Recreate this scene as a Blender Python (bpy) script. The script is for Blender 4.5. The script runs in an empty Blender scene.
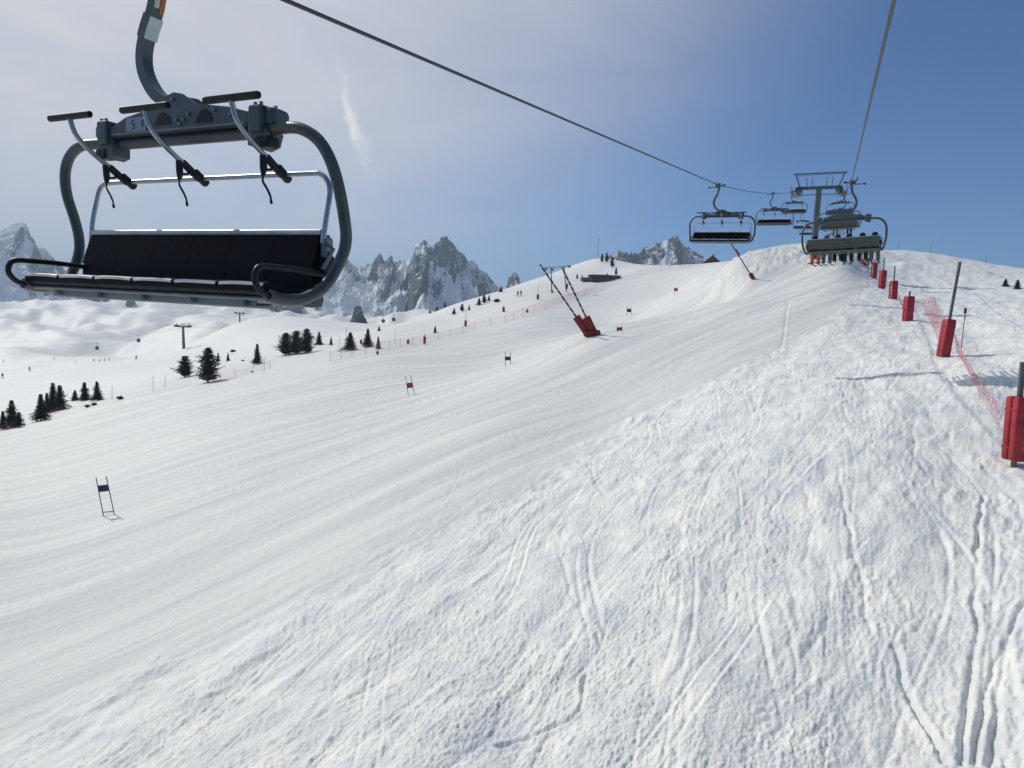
import bpy, bmesh, math, random
import numpy as np
from mathutils import Vector, Matrix, Euler, Quaternion

R = math.radians
C = bpy.context.scene.collection
F = 711.0
PITCH, ROLL = R(5.0), R(2.5)
PHI = R(25.2)                      # heading of the lift line, measured from the camera axis
SUN_AZ, SUN_EL = R(-50), R(40)     # sun to the left of the view
random.seed(4)

# ------------------------------------------------------------------ view geometry
def ray(u, v):
    X = (u - 512) / F; Y = (384 - v) / F
    c, s = math.cos(ROLL), math.sin(ROLL)
    x = X * c - Y * s; y = X * s + Y * c
    cp, sp = math.cos(PITCH), math.sin(PITCH)
    return np.array([x, cp + y * sp, -sp + y * cp])

def at(u, v, depth):
    d = ray(u, v)
    return Vector((d * (depth / d[1])).tolist())

def aL(x, y):
    return x * math.sin(PHI) + y * math.cos(PHI), x * math.cos(PHI) - y * math.sin(PHI)

# ------------------------------------------------------------------ noise
def pn(x, y, seed=0):
    x = np.asarray(x, float); y = np.asarray(y, float)
    xi = np.floor(x).astype(np.int64); yi = np.floor(y).astype(np.int64)
    xf = x - xi; yf = y - yi
    def g(ix, iy, dx, dy):
        h = (ix * 374761393 + iy * 668265263 + seed * 1442695041) & 0xffffffff
        h = ((h ^ (h >> 13)) * 1274126177) & 0xffffffff
        h = h ^ (h >> 16)
        a = (h & 0xffff) * (2 * math.pi / 65536.0)
        return np.cos(a) * dx + np.sin(a) * dy
    u = xf * xf * xf * (xf * (xf * 6 - 15) + 10); v = yf * yf * yf * (yf * (yf * 6 - 15) + 10)
    n00 = g(xi, yi, xf, yf); n10 = g(xi + 1, yi, xf - 1, yf)
    n01 = g(xi, yi + 1, xf, yf - 1); n11 = g(xi + 1, yi + 1, xf - 1, yf - 1)
    return ((n00 * (1 - u) + n10 * u) * (1 - v) + (n01 * (1 - u) + n11 * u) * v) * 1.5

def fbm(x, y, o=4, seed=0, gain=.5):
    s = 0; a = 1; f = 1
    for i in range(o):
        s = s + a * pn(x * f, y * f, seed + i * 17); a *= gain; f *= 2.03
    return s

def ridged(x, y, o=5, seed=0, gain=.55):
    s = 0; a = 1; f = 1; w = 1
    for i in range(o):
        n = 1 - np.abs(pn(x * f, y * f, seed + i * 31)); n = n * n
        s = s + a * n * w; w = np.clip(n * 1.4, 0, 1); a *= gain; f *= 2.1
    return s

def sstep(a, b, x):
    t = np.clip((x - a) / (b - a), 0, 1)
    return t * t * (3 - 2 * t)

# ------------------------------------------------------------------ the lie of the land: measured points (column, row, distance)
CP = [
 # right of the lift line, along the padded poles
 (1013,470,20),(943,361,34),(907,323,52),(893,301,65),(882,290,79),(873,279,94),
 (1024,768,9.2),(1024,600,13),(1024,400,25),(1010,376,27.5),(1024,330,42),(1024,300,70),(1024,271,125),
 (1180,268,118),(1180,330,40),(1180,450,19),(1180,768,8),
 (960,300,70),(960,275,105),(960,259,145),(980,350,37),(1000,267,135),
 (905,272,105),(905,252,150),(880,262,112),(880,250.5,135),
 (845,285,76),(843,266,92),(835,249,106),(860,249.5,118),
 # under the lift
 (850,318,54),(850,420,25.5),(850,560,15.5),(850,768,9.8),(780,350,45),
 (720,385,37),(594,457,28),(320,605,18.7),(50,720,15.2),(700,540,18),
 (512,768,11),(256,768,12.3),(0,768,13.5),(600,600,16),
 (-180,760,14.5),(-180,560,25),(-180,455,75),(-180,430,110),
 # groomed piste on the left
 (0,600,23.5),(105,515,34),(0,500,42),(0,450,78),(0,428,105),
 (200,480,38),(200,420,67),(200,388,115),(200,379,138),
 (300,500,30.5),(300,420,55),(300,372,110),(300,361,140),
 (410,395,64),(390,362,105),(390,345,150),(390,336,185),
 (500,430,36),(508,364,98),(500,330,165),(500,318,205),
 (600,400,42),(592,336,66),(660,322,74),(720,304,82),(770,291,86),(810,272,93),
 # lower shelf behind the lip, steep bank under the crest
 (592,329,90),(619,328,170),(629,314,190),(660,314,130),(676,293,230),(700,306,125),(722,299,96),
 (738,272,101),(700,276,210),(747,255,111),(775,250.5,109),(805,248.5,108),(770,270,98),(722,278,125),(712,270,260),(730,263,112),
 (540,318,185),(540,303,225),(575,300,240),(575,287,290),(605,284,300),(640,274,310),(680,266,320),(700,264,325),(722,262,290),
 # knoll and skyline beyond the piste
 (500,291,330),(540,278,360),(575,267,395),(600,258,420),(625,262,410),(605,272,350),
 (450,306,285),(450,322,225),(470,299,300),
 # left hand gully and second ridge
 (10,415,140),(0,392,220),(0,370,330),(0,378,460),(-180,395,250),(-180,372,330),(-180,380,460),
 (100,402,118),(100,386,180),(100,362,340),(100,367,450),
 (200,368,180),(184,349.5,340),(184,354,460),(219,330,430),(255,320,500),(225,350,290),
 (300,344,215),(300,331,300),(300,318,520),(350,333,250),(390,328,218),(390,332,330),
 # valley side beyond
 (0,356,640),(0,338,900),(0,317,1350),(-180,345,800),(-180,312,1350),
 (100,350,700),(100,334,950),(100,316,1350),(200,340,700),(200,326,900),(200,316,1350),
 (300,325,800),(300,318,1350),(390,326,700),(390,324,1400),
 (450,314,430),(450,318,800),(450,322,1400),(500,300,480),(500,308,900),
 # ground that falls away behind the crest
 (560,284,560),(600,272,560),(640,285,480),(700,280,460),(760,266,170),(835,262,160),(880,262,190),
 (960,276,240),(1024,286,200),(1180,290,190),(620,300,1000),(760,300,600),(900,310,600),(1100,320,600),
]
_far = [(u, 312 + (u - 512) * .045, 4800.) for u in (-400, -100, 200, 500, 800, 1100, 1400)]
_far += [(u, 308 + (u - 512) * .045, 2500.) for u in (-400, -100, 200, 500, 800, 1100, 1400)]
P = []
for (u, v, d) in CP + _far:
    p = at(u, v, d); r = math.hypot(p.x, p.y)
    P.append((math.atan2(p.x, p.y), math.log(r), p.z / r))
# nadir and flanks outside the picture (same plane as the near slope)
for az in (-100, -70, -50, 50, 70, 100):
    for r in (3., 9., 30., 90.):
        a_, L_ = aL(r * math.sin(R(az)), r * math.cos(R(az)))
        zz = -7.6 + .12 * a_ + .10 * L_ if az < 0 else -7.6 + .12 * a_ + .05 * L_
        P.append((R(az), math.log(r), max(-1.6, zz / r)))
for az in (-25, 0, 25):
    for r in (3., 6.):
        a_, L_ = aL(r * math.sin(R(az)), r * math.cos(R(az)))
        P.append((R(az), math.log(r), (-7.6 + .12 * a_ + .10 * L_) / r))
for az in (-100, -70, 70, 100):
    P.append((R(az), math.log(600.), -.06)); P.append((R(az), math.log(4800.), -.01))
P = np.array(P)
KX, KY = 2.6, 1.0
def _k(d2):
    return .5 * d2 * np.log(d2 + 1e-12)
def _solve():
    X = np.stack([P[:, 0] * KX, P[:, 1] * KY], 1); n = len(X)
    D2 = ((X[:, None] - X[None]) ** 2).sum(-1)
    A = np.zeros((n + 3, n + 3)); A[:n, :n] = _k(D2) + np.eye(n) * 4e-4
    A[:n, n] = 1; A[:n, n + 1:] = X; A[n, :n] = 1; A[n + 1:, :n] = X.T
    b = np.zeros(n + 3); b[:n] = P[:, 2]
    return X, np.linalg.solve(A, b)
_X, _W = _solve()

def ground(x, y):
    x = np.atleast_1d(np.asarray(x, float)); y = np.atleast_1d(np.asarray(y, float))
    out = np.empty(x.shape); flat = out.ravel()
    xs, ys = x.ravel(), y.ravel(); n = len(_X)
    for i in range(0, len(xs), 40000):
        xx, yy = xs[i:i + 40000], ys[i:i + 40000]
        r = np.hypot(xx, yy) + 1e-6
        q0 = np.arctan2(xx, yy) * KX; q1 = np.log(r) * KY
        d2 = (q0[:, None] - _X[None, :, 0]) ** 2 + (q1[:, None] - _X[None, :, 1]) ** 2
        t = _k(d2) @ _W[:n] + _W[n] + _W[n + 1] * q0 + _W[n + 2] * q1
        z = t * r
        # hummocks on the far valley side, gentle rolls nearer
        m = sstep(430, 900, r)
        z = z + m * (19 * fbm(xx / 120 + yy / 400, yy / 170, 3, 5, .42) + 9 * fbm(xx / 60, yy / 120, 2, 9) * sstep(-.3, .5, fbm(xx / 260, yy / 300, 2, 12)))
        z = z + .25 * sstep(60, 200, r) * fbm(xx / 28, yy / 40, 3, 15) * (1 - m)
        flat[i:i + 40000] = z
    return out

def gz(x, y):
    return float(ground(x, y)[0])

def hit(u, v, fallback=None):
    """where the line of sight through (u, v) meets the snow"""
    d = ray(u, v); d = d / math.hypot(d[0], d[1])
    t = np.exp(np.linspace(math.log(6), math.log(1600), 2600))
    g = ground(d[0] * t, d[1] * t); dz = d[2] * t - g
    k = np.where((dz[:-1] > 0) & (dz[1:] <= 0))[0]
    if len(k):
        i = k[0]; w = dz[i] / (dz[i] - dz[i + 1]); tt = t[i] + w * (t[i + 1] - t[i])
    else:
        i = int(np.argmin(np.where(t > 40, dz / t, 9))); tt = t[i]
        if fallback: tt = fallback
    x, y = d[0] * tt, d[1] * tt
    return Vector((x, y, gz(x, y)))

# ------------------------------------------------------------------ materials
def new_mat(name, col, rough=.6, metal=0., spec=.5, var=0., vscale=4., bump=0., bscale=40., coat=0.):
    m = bpy.data.materials.new(name); m.use_nodes = True
    nt = m.node_tree; b = nt.nodes['Principled BSDF']
    b.inputs['Base Color'].default_value = (*col, 1)
    b.inputs['Roughness'].default_value = rough; b.inputs['Metallic'].default_value = metal
    b.inputs['Specular IOR Level'].default_value = spec
    if coat: b.inputs['Coat Weight'].default_value = coat
    if var or bump:
        tc = nt.nodes.new('ShaderNodeTexCoord')
    if var:
        n = nt.nodes.new('ShaderNodeTexNoise'); n.inputs['Scale'].default_value = vscale
        n.inputs['Detail'].default_value = 6
        nt.links.new(tc.outputs['Object'], n.inputs['Vector'])
        rp = nt.nodes.new('ShaderNodeValToRGB')
        rp.color_ramp.elements[0].position = .3; rp.color_ramp.elements[1].position = .7
        rp.color_ramp.elements[0].color = (*[max(0, c * (1 - var)) for c in col], 1)
        rp.color_ramp.elements[1].color = (*[min(1, c * (1 + var)) for c in col], 1)
        nt.links.new(n.outputs['Fac'], rp.inputs['Fac']); nt.links.new(rp.outputs['Color'], b.inputs['Base Color'])
        mr = nt.nodes.new('ShaderNodeMapRange')
        mr.inputs['To Min'].default_value = max(.05, rough - .12); mr.inputs['To Max'].default_value = min(1, rough + .12)
        nt.links.new(n.outputs['Fac'], mr.inputs['Value']); nt.links.new(mr.outputs['Result'], b.inputs['Roughness'])
    if bump:
        n2 = nt.nodes.new('ShaderNodeTexNoise'); n2.inputs['Scale'].default_value = bscale; n2.inputs['Detail'].default_value = 4
        nt.links.new(tc.outputs['Object'], n2.inputs['Vector'])
        bp = nt.nodes.new('ShaderNodeBump'); bp.inputs['Strength'].default_value = bump; bp.inputs['Distance'].default_value = .02
        nt.links.new(n2.outputs['Fac'], bp.inputs['Height']); nt.links.new(bp.outputs['Normal'], b.inputs['Normal'])
    return m

M = {}
M['grey_paint'] = new_mat('grey_green_paint', (.085, .105, .112), .45, .0, .5, .18, 9, .06, 60)
M['bail'] = new_mat('dark_grey_tube', (.085, .089, .092), .42, 0., .5, .2, 6, .05, 80)
M['silver'] = new_mat('galvanised_tube', (.42, .47, .50), .38, .75, .5, .15, 12)
M['steel'] = new_mat('zinc_steel', (.23, .25, .26), .5, .5, .5, .2, 3)
M['black'] = new_mat('black_rubber', (.012, .012, .014), .55, 0, .4, .25, 12)
M['vinyl'] = new_mat('navy_black_vinyl', (.0062, .0062, .0105), .55, 0, .10, .25, 5, .15, 14)
M['seat_vinyl'] = new_mat('glossy_black_vinyl', (.008, .008, .011), .30, 0, .5, .2, 5, .2, 14)
M['edge_glare'] = new_mat('painted_sun_glare', (.86,.84,.78), .3, 0, .5, .3, 3)  # pale colour stands for sun glare on the seat and backrest edges
M['shell'] = new_mat('olive_grey_shell', (.105, .115, .09), .5, 0, .4, .15, 4)
M['plate'] = new_mat('pale_blue_plate', (.27, .34, .42), .5)
M['ink'] = new_mat('dark_ink', (.03, .05, .10), .6)
M['white_band'] = new_mat('white_band', (.62, .66, .66), .45)
M['orange'] = new_mat('orange_sticker', (.55, .16, .05), .5)
M['cream'] = new_mat('cream_sticker', (.7, .68, .5), .5)
M['cable'] = new_mat('steel_cable', (.06, .065, .07), .5, .4, .5, .2, 40)
M['pad'] = new_mat('red_vinyl_pad', (.36, .017, .030), .5, 0, .45, .25, 3, .3, 6)
M['pad_dark'] = new_mat('dark_red_pad', (.26, .018, .018), .55, 0, .4, .25, 3, .3, 6)
M['pad_print'] = new_mat('white_print', (.62, .55, .55), .6)
M['pole'] = new_mat('grey_post', (.12, .125, .12), .55, .2, .5, .25, 3)
M['pole_dark'] = new_mat('black_post', (.03, .03, .03), .6)
M['pole_white'] = new_mat('white_post_band', (.5, .5, .5), .6)
M['net'] = new_mat('red_netting', (.50, .06, .10), .6)
M['net_pink'] = new_mat('pinkish_red_netting', (.58, .13, .19), .6)
M['net_pale'] = new_mat('faded_pink_netting', (.62, .20, .20), .7)
M['gate_blue'] = new_mat('navy_panel', (.020, .022, .085), .6)
M['gate_red'] = new_mat('crimson_panel', (.36, .03, .05), .6)
M['gate_pole_b'] = new_mat('blue_grey_pole', (.045, .05, .10), .5)
M['gate_pole_r'] = new_mat('dull_red_pole', (.20, .07, .08), .5)
M['wood'] = new_mat('brown_timber', (.15, .10, .07), .7, 0, .3, .3, .8)
M['roof'] = new_mat('rust_brown_roof', (.085, .038, .030), .7, 0, .3, .25, .6)
M['glass'] = new_mat('dark_glass', (.03, .04, .05), .1)
M['bark'] = new_mat('bark', (.06, .042, .03), .9, 0, .2, .3, 6)
M['skin'] = new_mat('skin', (.5, .3, .22), .6)
M['cabin'] = new_mat('dark_cabin_paint', (.035, .04, .045), .3)
M['bush'] = new_mat('bare_brown_twigs', (.07, .055, .045), .9)

def foliage(name, col):
    m = bpy.data.materials.new(name); m.use_nodes = True
    nt = m.node_tree; b = nt.nodes['Principled BSDF']; b.inputs['Roughness'].default_value = .75
    b.inputs['Specular IOR Level'].default_value = .25
    tc = nt.nodes.new('ShaderNodeTexCoord'); n = nt.nodes.new('ShaderNodeTexNoise')
    n.inputs['Scale'].default_value = 1.6; n.inputs['Detail'].default_value = 5
    nt.links.new(tc.outputs['Object'], n.inputs['Vector'])
    rp = nt.nodes.new('ShaderNodeValToRGB'); e = rp.color_ramp.elements
    e[0].position, e[1].position = .32, .68
    e[0].color = (*[c * .55 for c in col], 1); e[1].color = (*[c * 1.5 for c in col], 1)
    nt.links.new(n.outputs['Fac'], rp.inputs['Fac']); nt.links.new(rp.outputs['Color'], b.inputs['Base Color'])
    return m
M['needles'] = foliage('spruce_needles', (.034, .054, .030))
M['needles_b'] = foliage('pine_needles', (.040, .056, .030))
M['needles_frost'] = foliage('grey_green_needles', (.10, .125, .12))

def snow_mat():
    m = bpy.data.materials.new('snow'); m.use_nodes = True
    nt = m.node_tree; N = nt.nodes; Lk = nt.links; b = N['Principled BSDF']
    b.inputs['Roughness'].default_value = .55; b.inputs['Specular IOR Level'].default_value = .22
    tc = N.new('ShaderNodeTexCoord')
    # packed, scraped run (greyer, streaked along its length) against loose churned snow (whiter)
    mp = N.new('ShaderNodeMapping'); mp.vector_type = 'TEXTURE'; mp.inputs['Rotation'].default_value = (0, 0, R(-44)); mp.inputs['Scale'].default_value = (1.5, 26, 10)
    Lk.new(tc.outputs['Object'], mp.inputs['Vector'])
    n1 = N.new('ShaderNodeTexNoise'); n1.inputs['Scale'].default_value = 1.; n1.inputs['Detail'].default_value = 9; n1.inputs['Roughness'].default_value = .68
    Lk.new(mp.outputs['Vector'], n1.inputs['Vector'])
    rp = N.new('ShaderNodeValToRGB'); e = rp.color_ramp.elements
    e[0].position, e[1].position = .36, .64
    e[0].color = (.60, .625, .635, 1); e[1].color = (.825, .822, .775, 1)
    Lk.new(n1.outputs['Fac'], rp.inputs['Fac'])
    nb = N.new('ShaderNodeTexNoise'); nb.inputs['Scale'].default_value = .9; nb.inputs['Detail'].default_value = 8; nb.inputs['Roughness'].default_value = .7
    Lk.new(tc.outputs['Object'], nb.inputs['Vector'])
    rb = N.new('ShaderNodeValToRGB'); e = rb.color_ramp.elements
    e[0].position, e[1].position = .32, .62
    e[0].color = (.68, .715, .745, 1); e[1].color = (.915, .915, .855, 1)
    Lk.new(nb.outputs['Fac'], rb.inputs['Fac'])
    av = N.new('ShaderNodeAttribute'); av.attribute_name = 'loose'
    mx = N.new('ShaderNodeMix'); mx.data_type = 'RGBA'
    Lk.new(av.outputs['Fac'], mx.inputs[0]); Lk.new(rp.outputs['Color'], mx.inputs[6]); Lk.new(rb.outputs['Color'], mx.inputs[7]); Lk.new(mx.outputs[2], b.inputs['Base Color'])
    # grain
    n2 = N.new('ShaderNodeTexNoise'); n2.inputs['Scale'].default_value = 7; n2.inputs['Detail'].default_value = 10; n2.inputs['Roughness'].default_value = .74
    Lk.new(tc.outputs['Object'], n2.inputs['Vector'])
    bp = N.new('ShaderNodeBump'); bp.inputs['Strength'].default_value = .8; bp.inputs['Distance'].default_value = .045
    Lk.new(n2.outputs['Fac'], bp.inputs['Height'])
    mp2 = N.new('ShaderNodeMapping'); mp2.vector_type = 'TEXTURE'; mp2.inputs['Rotation'].default_value = (0, 0, R(-44)); mp2.inputs['Scale'].default_value = (.32, 9, 3)
    Lk.new(tc.outputs['Object'], mp2.inputs['Vector'])
    n3 = N.new('ShaderNodeTexNoise'); n3.inputs['Scale'].default_value = 1.; n3.inputs['Detail'].default_value = 6
    Lk.new(mp2.outputs['Vector'], n3.inputs['Vector'])
    bp2 = N.new('ShaderNodeBump'); bp2.inputs['Strength'].default_value = .5; bp2.inputs['Distance'].default_value = .06
    Lk.new(n3.outputs['Fac'], bp2.inputs['Height']); Lk.new(bp.outputs['Normal'], bp2.inputs['Normal'])
    Lk.new(bp2.outputs['Normal'], b.inputs['Normal'])
    return m
M['snow'] = snow_mat()

def rock_mat():
    m = bpy.data.materials.new('rock_and_snow'); m.use_nodes = True
    nt = m.node_tree; N = nt.nodes; Lk = nt.links; b = N['Principled BSDF']
    b.inputs['Roughness'].default_value = .8; b.inputs['Specular IOR Level'].default_value = .2
    tc = N.new('ShaderNodeTexCoord'); ge = N.new('ShaderNodeNewGeometry'); at_ = N.new('ShaderNodeAttribute'); at_.attribute_name = 'rockiness'
    sx = N.new('ShaderNodeSeparateXYZ'); Lk.new(ge.outputs['Normal'], sx.inputs['Vector'])
    n = N.new('ShaderNodeTexNoise'); n.inputs['Scale'].default_value = .022; n.inputs['Detail'].default_value = 9; n.inputs['Roughness'].default_value = .68
    Lk.new(tc.outputs['Object'], n.inputs['Vector'])
    # rock where the mask says cliff, frayed by noise; flat ledges keep their snow
    m1 = N.new('ShaderNodeMath'); m1.operation = 'MULTIPLY_ADD'; m1.inputs[1].default_value = -.95; m1.inputs[2].default_value = .50
    Lk.new(sx.outputs['Z'], m1.inputs[0])
    m2 = N.new('ShaderNodeMath'); m2.operation = 'ADD'; Lk.new(m1.outputs[0], m2.inputs[0]); Lk.new(at_.outputs['Fac'], m2.inputs[1])
    m3 = N.new('ShaderNodeMath'); m3.operation = 'MULTIPLY_ADD'; m3.inputs[1].default_value = 1.7
    n5 = N.new('ShaderNodeTexNoise'); n5.inputs['Scale'].default_value = .11; n5.inputs['Detail'].default_value = 6; n5.inputs['Roughness'].default_value = .7
    Lk.new(tc.outputs['Object'], n5.inputs['Vector'])
    m5 = N.new('ShaderNodeMath'); m5.operation = 'MULTIPLY_ADD'; m5.inputs[1].default_value = .7; m5.inputs[2].default_value = -.35; Lk.new(n5.outputs['Fac'], m5.inputs[0])
    m6 = N.new('ShaderNodeMath'); m6.operation = 'ADD'; Lk.new(m5.outputs[0], m6.inputs[0]); Lk.new(m2.outputs[0], m6.inputs[1])
    Lk.new(n.outputs['Fac'], m3.inputs[0]); Lk.new(m6.outputs[0], m3.inputs[2])
    rp = N.new('ShaderNodeValToRGB'); e = rp.color_ramp.elements
    e[0].position, e[1].position = .84, .96; e[0].color = (0, 0, 0, 1); e[1].color = (1, 1, 1, 1)
    Lk.new(m3.outputs[0], rp.inputs['Fac'])
    n2 = N.new('ShaderNodeTexNoise'); n2.inputs['Scale'].default_value = .06; n2.inputs['Detail'].default_value = 8
    Lk.new(tc.outputs['Object'], n2.inputs['Vector'])
    r2 = N.new('ShaderNodeValToRGB'); e = r2.color_ramp.elements
    e[0].position, e[1].position = .3, .7; e[0].color = (.026, .031, .042, 1); e[1].color = (.125, .125, .128, 1)
    Lk.new(n2.outputs['Fac'], r2.inputs['Fac'])
    mx = N.new('ShaderNodeMix'); mx.data_type = 'RGBA'; mx.inputs[6].default_value = (.85, .86, .87, 1)
    Lk.new(rp.outputs['Color'], mx.inputs[0]); Lk.new(r2.outputs['Color'], mx.inputs[7]); Lk.new(mx.outputs[2], b.inputs['Base Color'])
    bp = N.new('ShaderNodeBump'); bp.inputs['Strength'].default_value = .8; bp.inputs['Distance'].default_value = 6
    Lk.new(n.outputs['Fac'], bp.inputs['Height']); Lk.new(bp.outputs['Normal'], b.inputs['Normal'])
    return m
M['rock'] = rock_mat()

# ------------------------------------------------------------------ mesh helpers
def mesh_obj(name, verts, faces, mat, parent=None, smooth=False):
    me = bpy.data.meshes.new(name); me.from_pydata([tuple(v) for v in verts], [], faces); me.update()
    if smooth: me.polygons.foreach_set('use_smooth', [True] * len(me.polygons))
    if mat: me.materials.append(mat)
    o = bpy.data.objects.new(name, me); C.objects.link(o); o.parent = parent
    return o

class MB:
    def __init__(s): s.v = []; s.f = []
    def add(s, vs, fs):
        k = len(s.v); s.v += [Vector(v) for v in vs]; s.f += [tuple(i + k for i in f) for f in fs]
    def box(s, c, d, rot=None):
        c = Vector(c); q = rot or Matrix.Identity(3); x, y, z = d[0] / 2, d[1] / 2, d[2] / 2
        s.add([c + q @ Vector(p) for p in ((-x,-y,-z),(x,-y,-z),(x,y,-z),(-x,y,-z),(-x,-y,z),(x,-y,z),(x,y,z),(-x,y,z))],
              [(0,3,2,1),(4,5,6,7),(0,1,5,4),(1,2,6,5),(2,3,7,6),(3,0,4,7)])
    def rbox(s, c, d, r=.05, rot=None, n=4):
        """box with rounded upright edges and softened ends, its length along local z"""
        c = Vector(c); q = rot or Matrix.Identity(3); x, y, z = d[0] / 2, d[1] / 2, d[2] / 2
        rings = []
        for (zz, ins) in ((-z, r * .8), (-z + r * .3, r * .25), (-z + r, 0), (z - r, 0), (z - r * .3, r * .25), (z, r * .8)):
            ring = []
            for (sx, sy, a0) in ((1,1,0),(-1,1,90),(-1,-1,180),(1,-1,270)):
                for k in range(n + 1):
                    a = R(a0 + 90 * k / n)
                    ring.append(c + q @ Vector((sx * (x - r - ins) + r * math.cos(a), sy * (y - r - ins) + r * math.sin(a), zz)))
            rings.append(ring)
        m = len(rings[0]); vs = [p for rg in rings for p in rg]; fs = []
        for i in range(len(rings) - 1):
            for j in range(m):
                fs.append((i*m+j, i*m+(j+1)%m, (i+1)*m+(j+1)%m, (i+1)*m+j))
        fs.append(tuple(range(m))[::-1]); fs.append(tuple((len(rings)-1)*m + j for j in range(m)))
        s.add(vs, fs)
    def tube(s, pts, r, n=10, cap=True, flat=None):
        pts = [Vector(p) for p in pts]; m = len(pts)
        rr = r if isinstance(r, (list, tuple)) else [r] * m
        T = [(pts[min(i+1,m-1)] - pts[max(i-1,0)]).normalized() for i in range(m)]
        up = Vector((0,0,1)) if abs(T[0].z) < .9 else Vector((0,1,0))
        nx = T[0].cross(up).normalized(); vs = []
        for i in range(m):
            nx = (nx - T[i] * nx.dot(T[i])).normalized(); ny = T[i].cross(nx)
            for k in range(n):
                a = 2 * math.pi * k / n
                fx, fy = flat or (1, 1)
                vs.append(pts[i] + nx * (rr[i] * fx * math.cos(a)) + ny * (rr[i] * fy * math.sin(a)))
        fs = [(i*n+k, i*n+(k+1)%n, (i+1)*n+(k+1)%n, (i+1)*n+k) for i in range(m-1) for k in range(n)]
        if cap: fs += [tuple(range(n))[::-1], tuple((m-1)*n + k for k in range(n))]
        s.add(vs, fs)
    def prism(s, poly, x0, x1, ax=0):
        """extrude a polygon given in the two other axes along axis ax"""
        n = len(poly); vs = []
        for xx in (x0, x1):
            for (p, q) in poly:
                vs.append((xx, p, q) if ax == 0 else ((p, xx, q) if ax == 1 else (p, q, xx)))
        fs = [tuple(range(n)), tuple(range(2*n-1, n-1, -1))] + [(i, n+i, n+(i+1)%n, (i+1)%n) for i in range(n)]
        s.add(vs, fs)
    def build(s, name, mat, parent=None, smooth=False):
        o = mesh_obj(name, s.v, s.f, mat, parent, False)
        bm = bmesh.new(); bm.from_mesh(o.data); bmesh.ops.recalc_face_normals(bm, faces=bm.faces); bm.to_mesh(o.data); bm.free()
        if smooth:
            me = o.data; me.polygons.foreach_set('use_smooth', [True] * len(me.polygons))
            try: me.set_sharp_from_angle(angle=R(38))
            except Exception: pass
        return o

def bez(pts, n=6):
    """smooth curve through the points (Catmull-Rom)"""
    P_ = [Vector(p) for p in pts]; out = []
    for i in range(len(P_) - 1):
        p0 = P_[max(i-1,0)]; p1 = P_[i]; p2 = P_[i+1]; p3 = P_[min(i+2,len(P_)-1)]
        for k in range(n):
            t = k / n
            out.append(.5 * ((2*p1) + (p2-p0)*t + (2*p0-5*p1+4*p2-p3)*t*t + (3*p1-p0-3*p2+p3)*t**3))
    out.append(P_[-1]); return out

def tag(o, label=None, cat=None, group=None, kind=None):
    if label: o['label'] = label
    if cat: o['category'] = cat
    if group: o['group'] = group
    if kind: o['kind'] = kind
    return o

def empty(name, loc, label, cat, group=None, rz=0):
    o = bpy.data.objects.new(name, None); C.objects.link(o); o.empty_display_size = .2
    o.location = loc; o.rotation_euler = (0, 0, rz)
    return tag(o, label, cat, group)

KIDS = {}
def copy_tree(o, parent=None):
    c = o.copy(); C.objects.link(c)
    if parent is not None: c.parent = parent
    for ch in list(o.children): copy_tree(ch, c)
    return c

# ------------------------------------------------------------------ snow slope: one sheet out to the horizon
def track_lines():
    """ski tracks cut in the soft snow, as polylines in the picture laid on the ground"""
    px = [
     [(628,487),(700,462),(760,445),(830,425),(900,405),(960,392)],
     [(982,500),(976,560),(974,640),(967,700),(963,775)],
     [(893,655),(906,700),(922,728),(942,770)],
     [(1030,600),(1010,640),(1000,690),(990,775)],
     [(1003,650),(985,700),(975,775)],
     [(500,752),(545,735),(578,716),(584,680)],
     [(560,560),(572,600),(590,632),(606,655)],
     [(588,570),(596,600),(606,640)],
     [(640,432),(600,455),(592,480),(605,500)],
     [(838,470),(846,520),(856,570),(870,640)],
     [(915,440),(917,470),(940,480)],
     [(700,400),(760,385),(800,372),(835,352)],
     [(1024,520),(1005,495),(980,470)],
     [(690,700),(680,740),(676,775)],
     [(770,600),(790,640),(795,700)],
    ]
    out = []
    for n_, l in enumerate(px):
        pts = [hit(*q) for q in l]; pts = bez([(p.x, p.y, 0) for p in pts], 8)
        out.append((np.array([(p.x, p.y) for p in pts]), .042, .07 if n_ in (1, 2, 3, 4, 5) else .028))
    return out

BOUND = [(20,735),(50,716),(150,676),(320,600),(450,528),(512,500),(575,465),(594,450),(650,415),(720,382),(790,345),(850,316),(868,292),(872,270),(872,258)]
def bound_curve():
    p = [hit(*q) for q in BOUND]; q = np.array([aL(v.x, v.y) for v in p]); q = q[np.argsort(q[:, 0])]
    return q

def seg_dist(x, y, pl):
    d = np.full(x.shape, 1e9)
    for i in range(len(pl) - 1):
        ax, ay = pl[i]; bx, by = pl[i+1]; dx, dy = bx-ax, by-ay; l2 = dx*dx+dy*dy + 1e-9
        t = np.clip(((x-ax)*dx + (y-ay)*dy) / l2, 0, 1)
        d = np.minimum(d, np.hypot(x-ax-t*dx, y-ay-t*dy))
    return d

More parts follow.
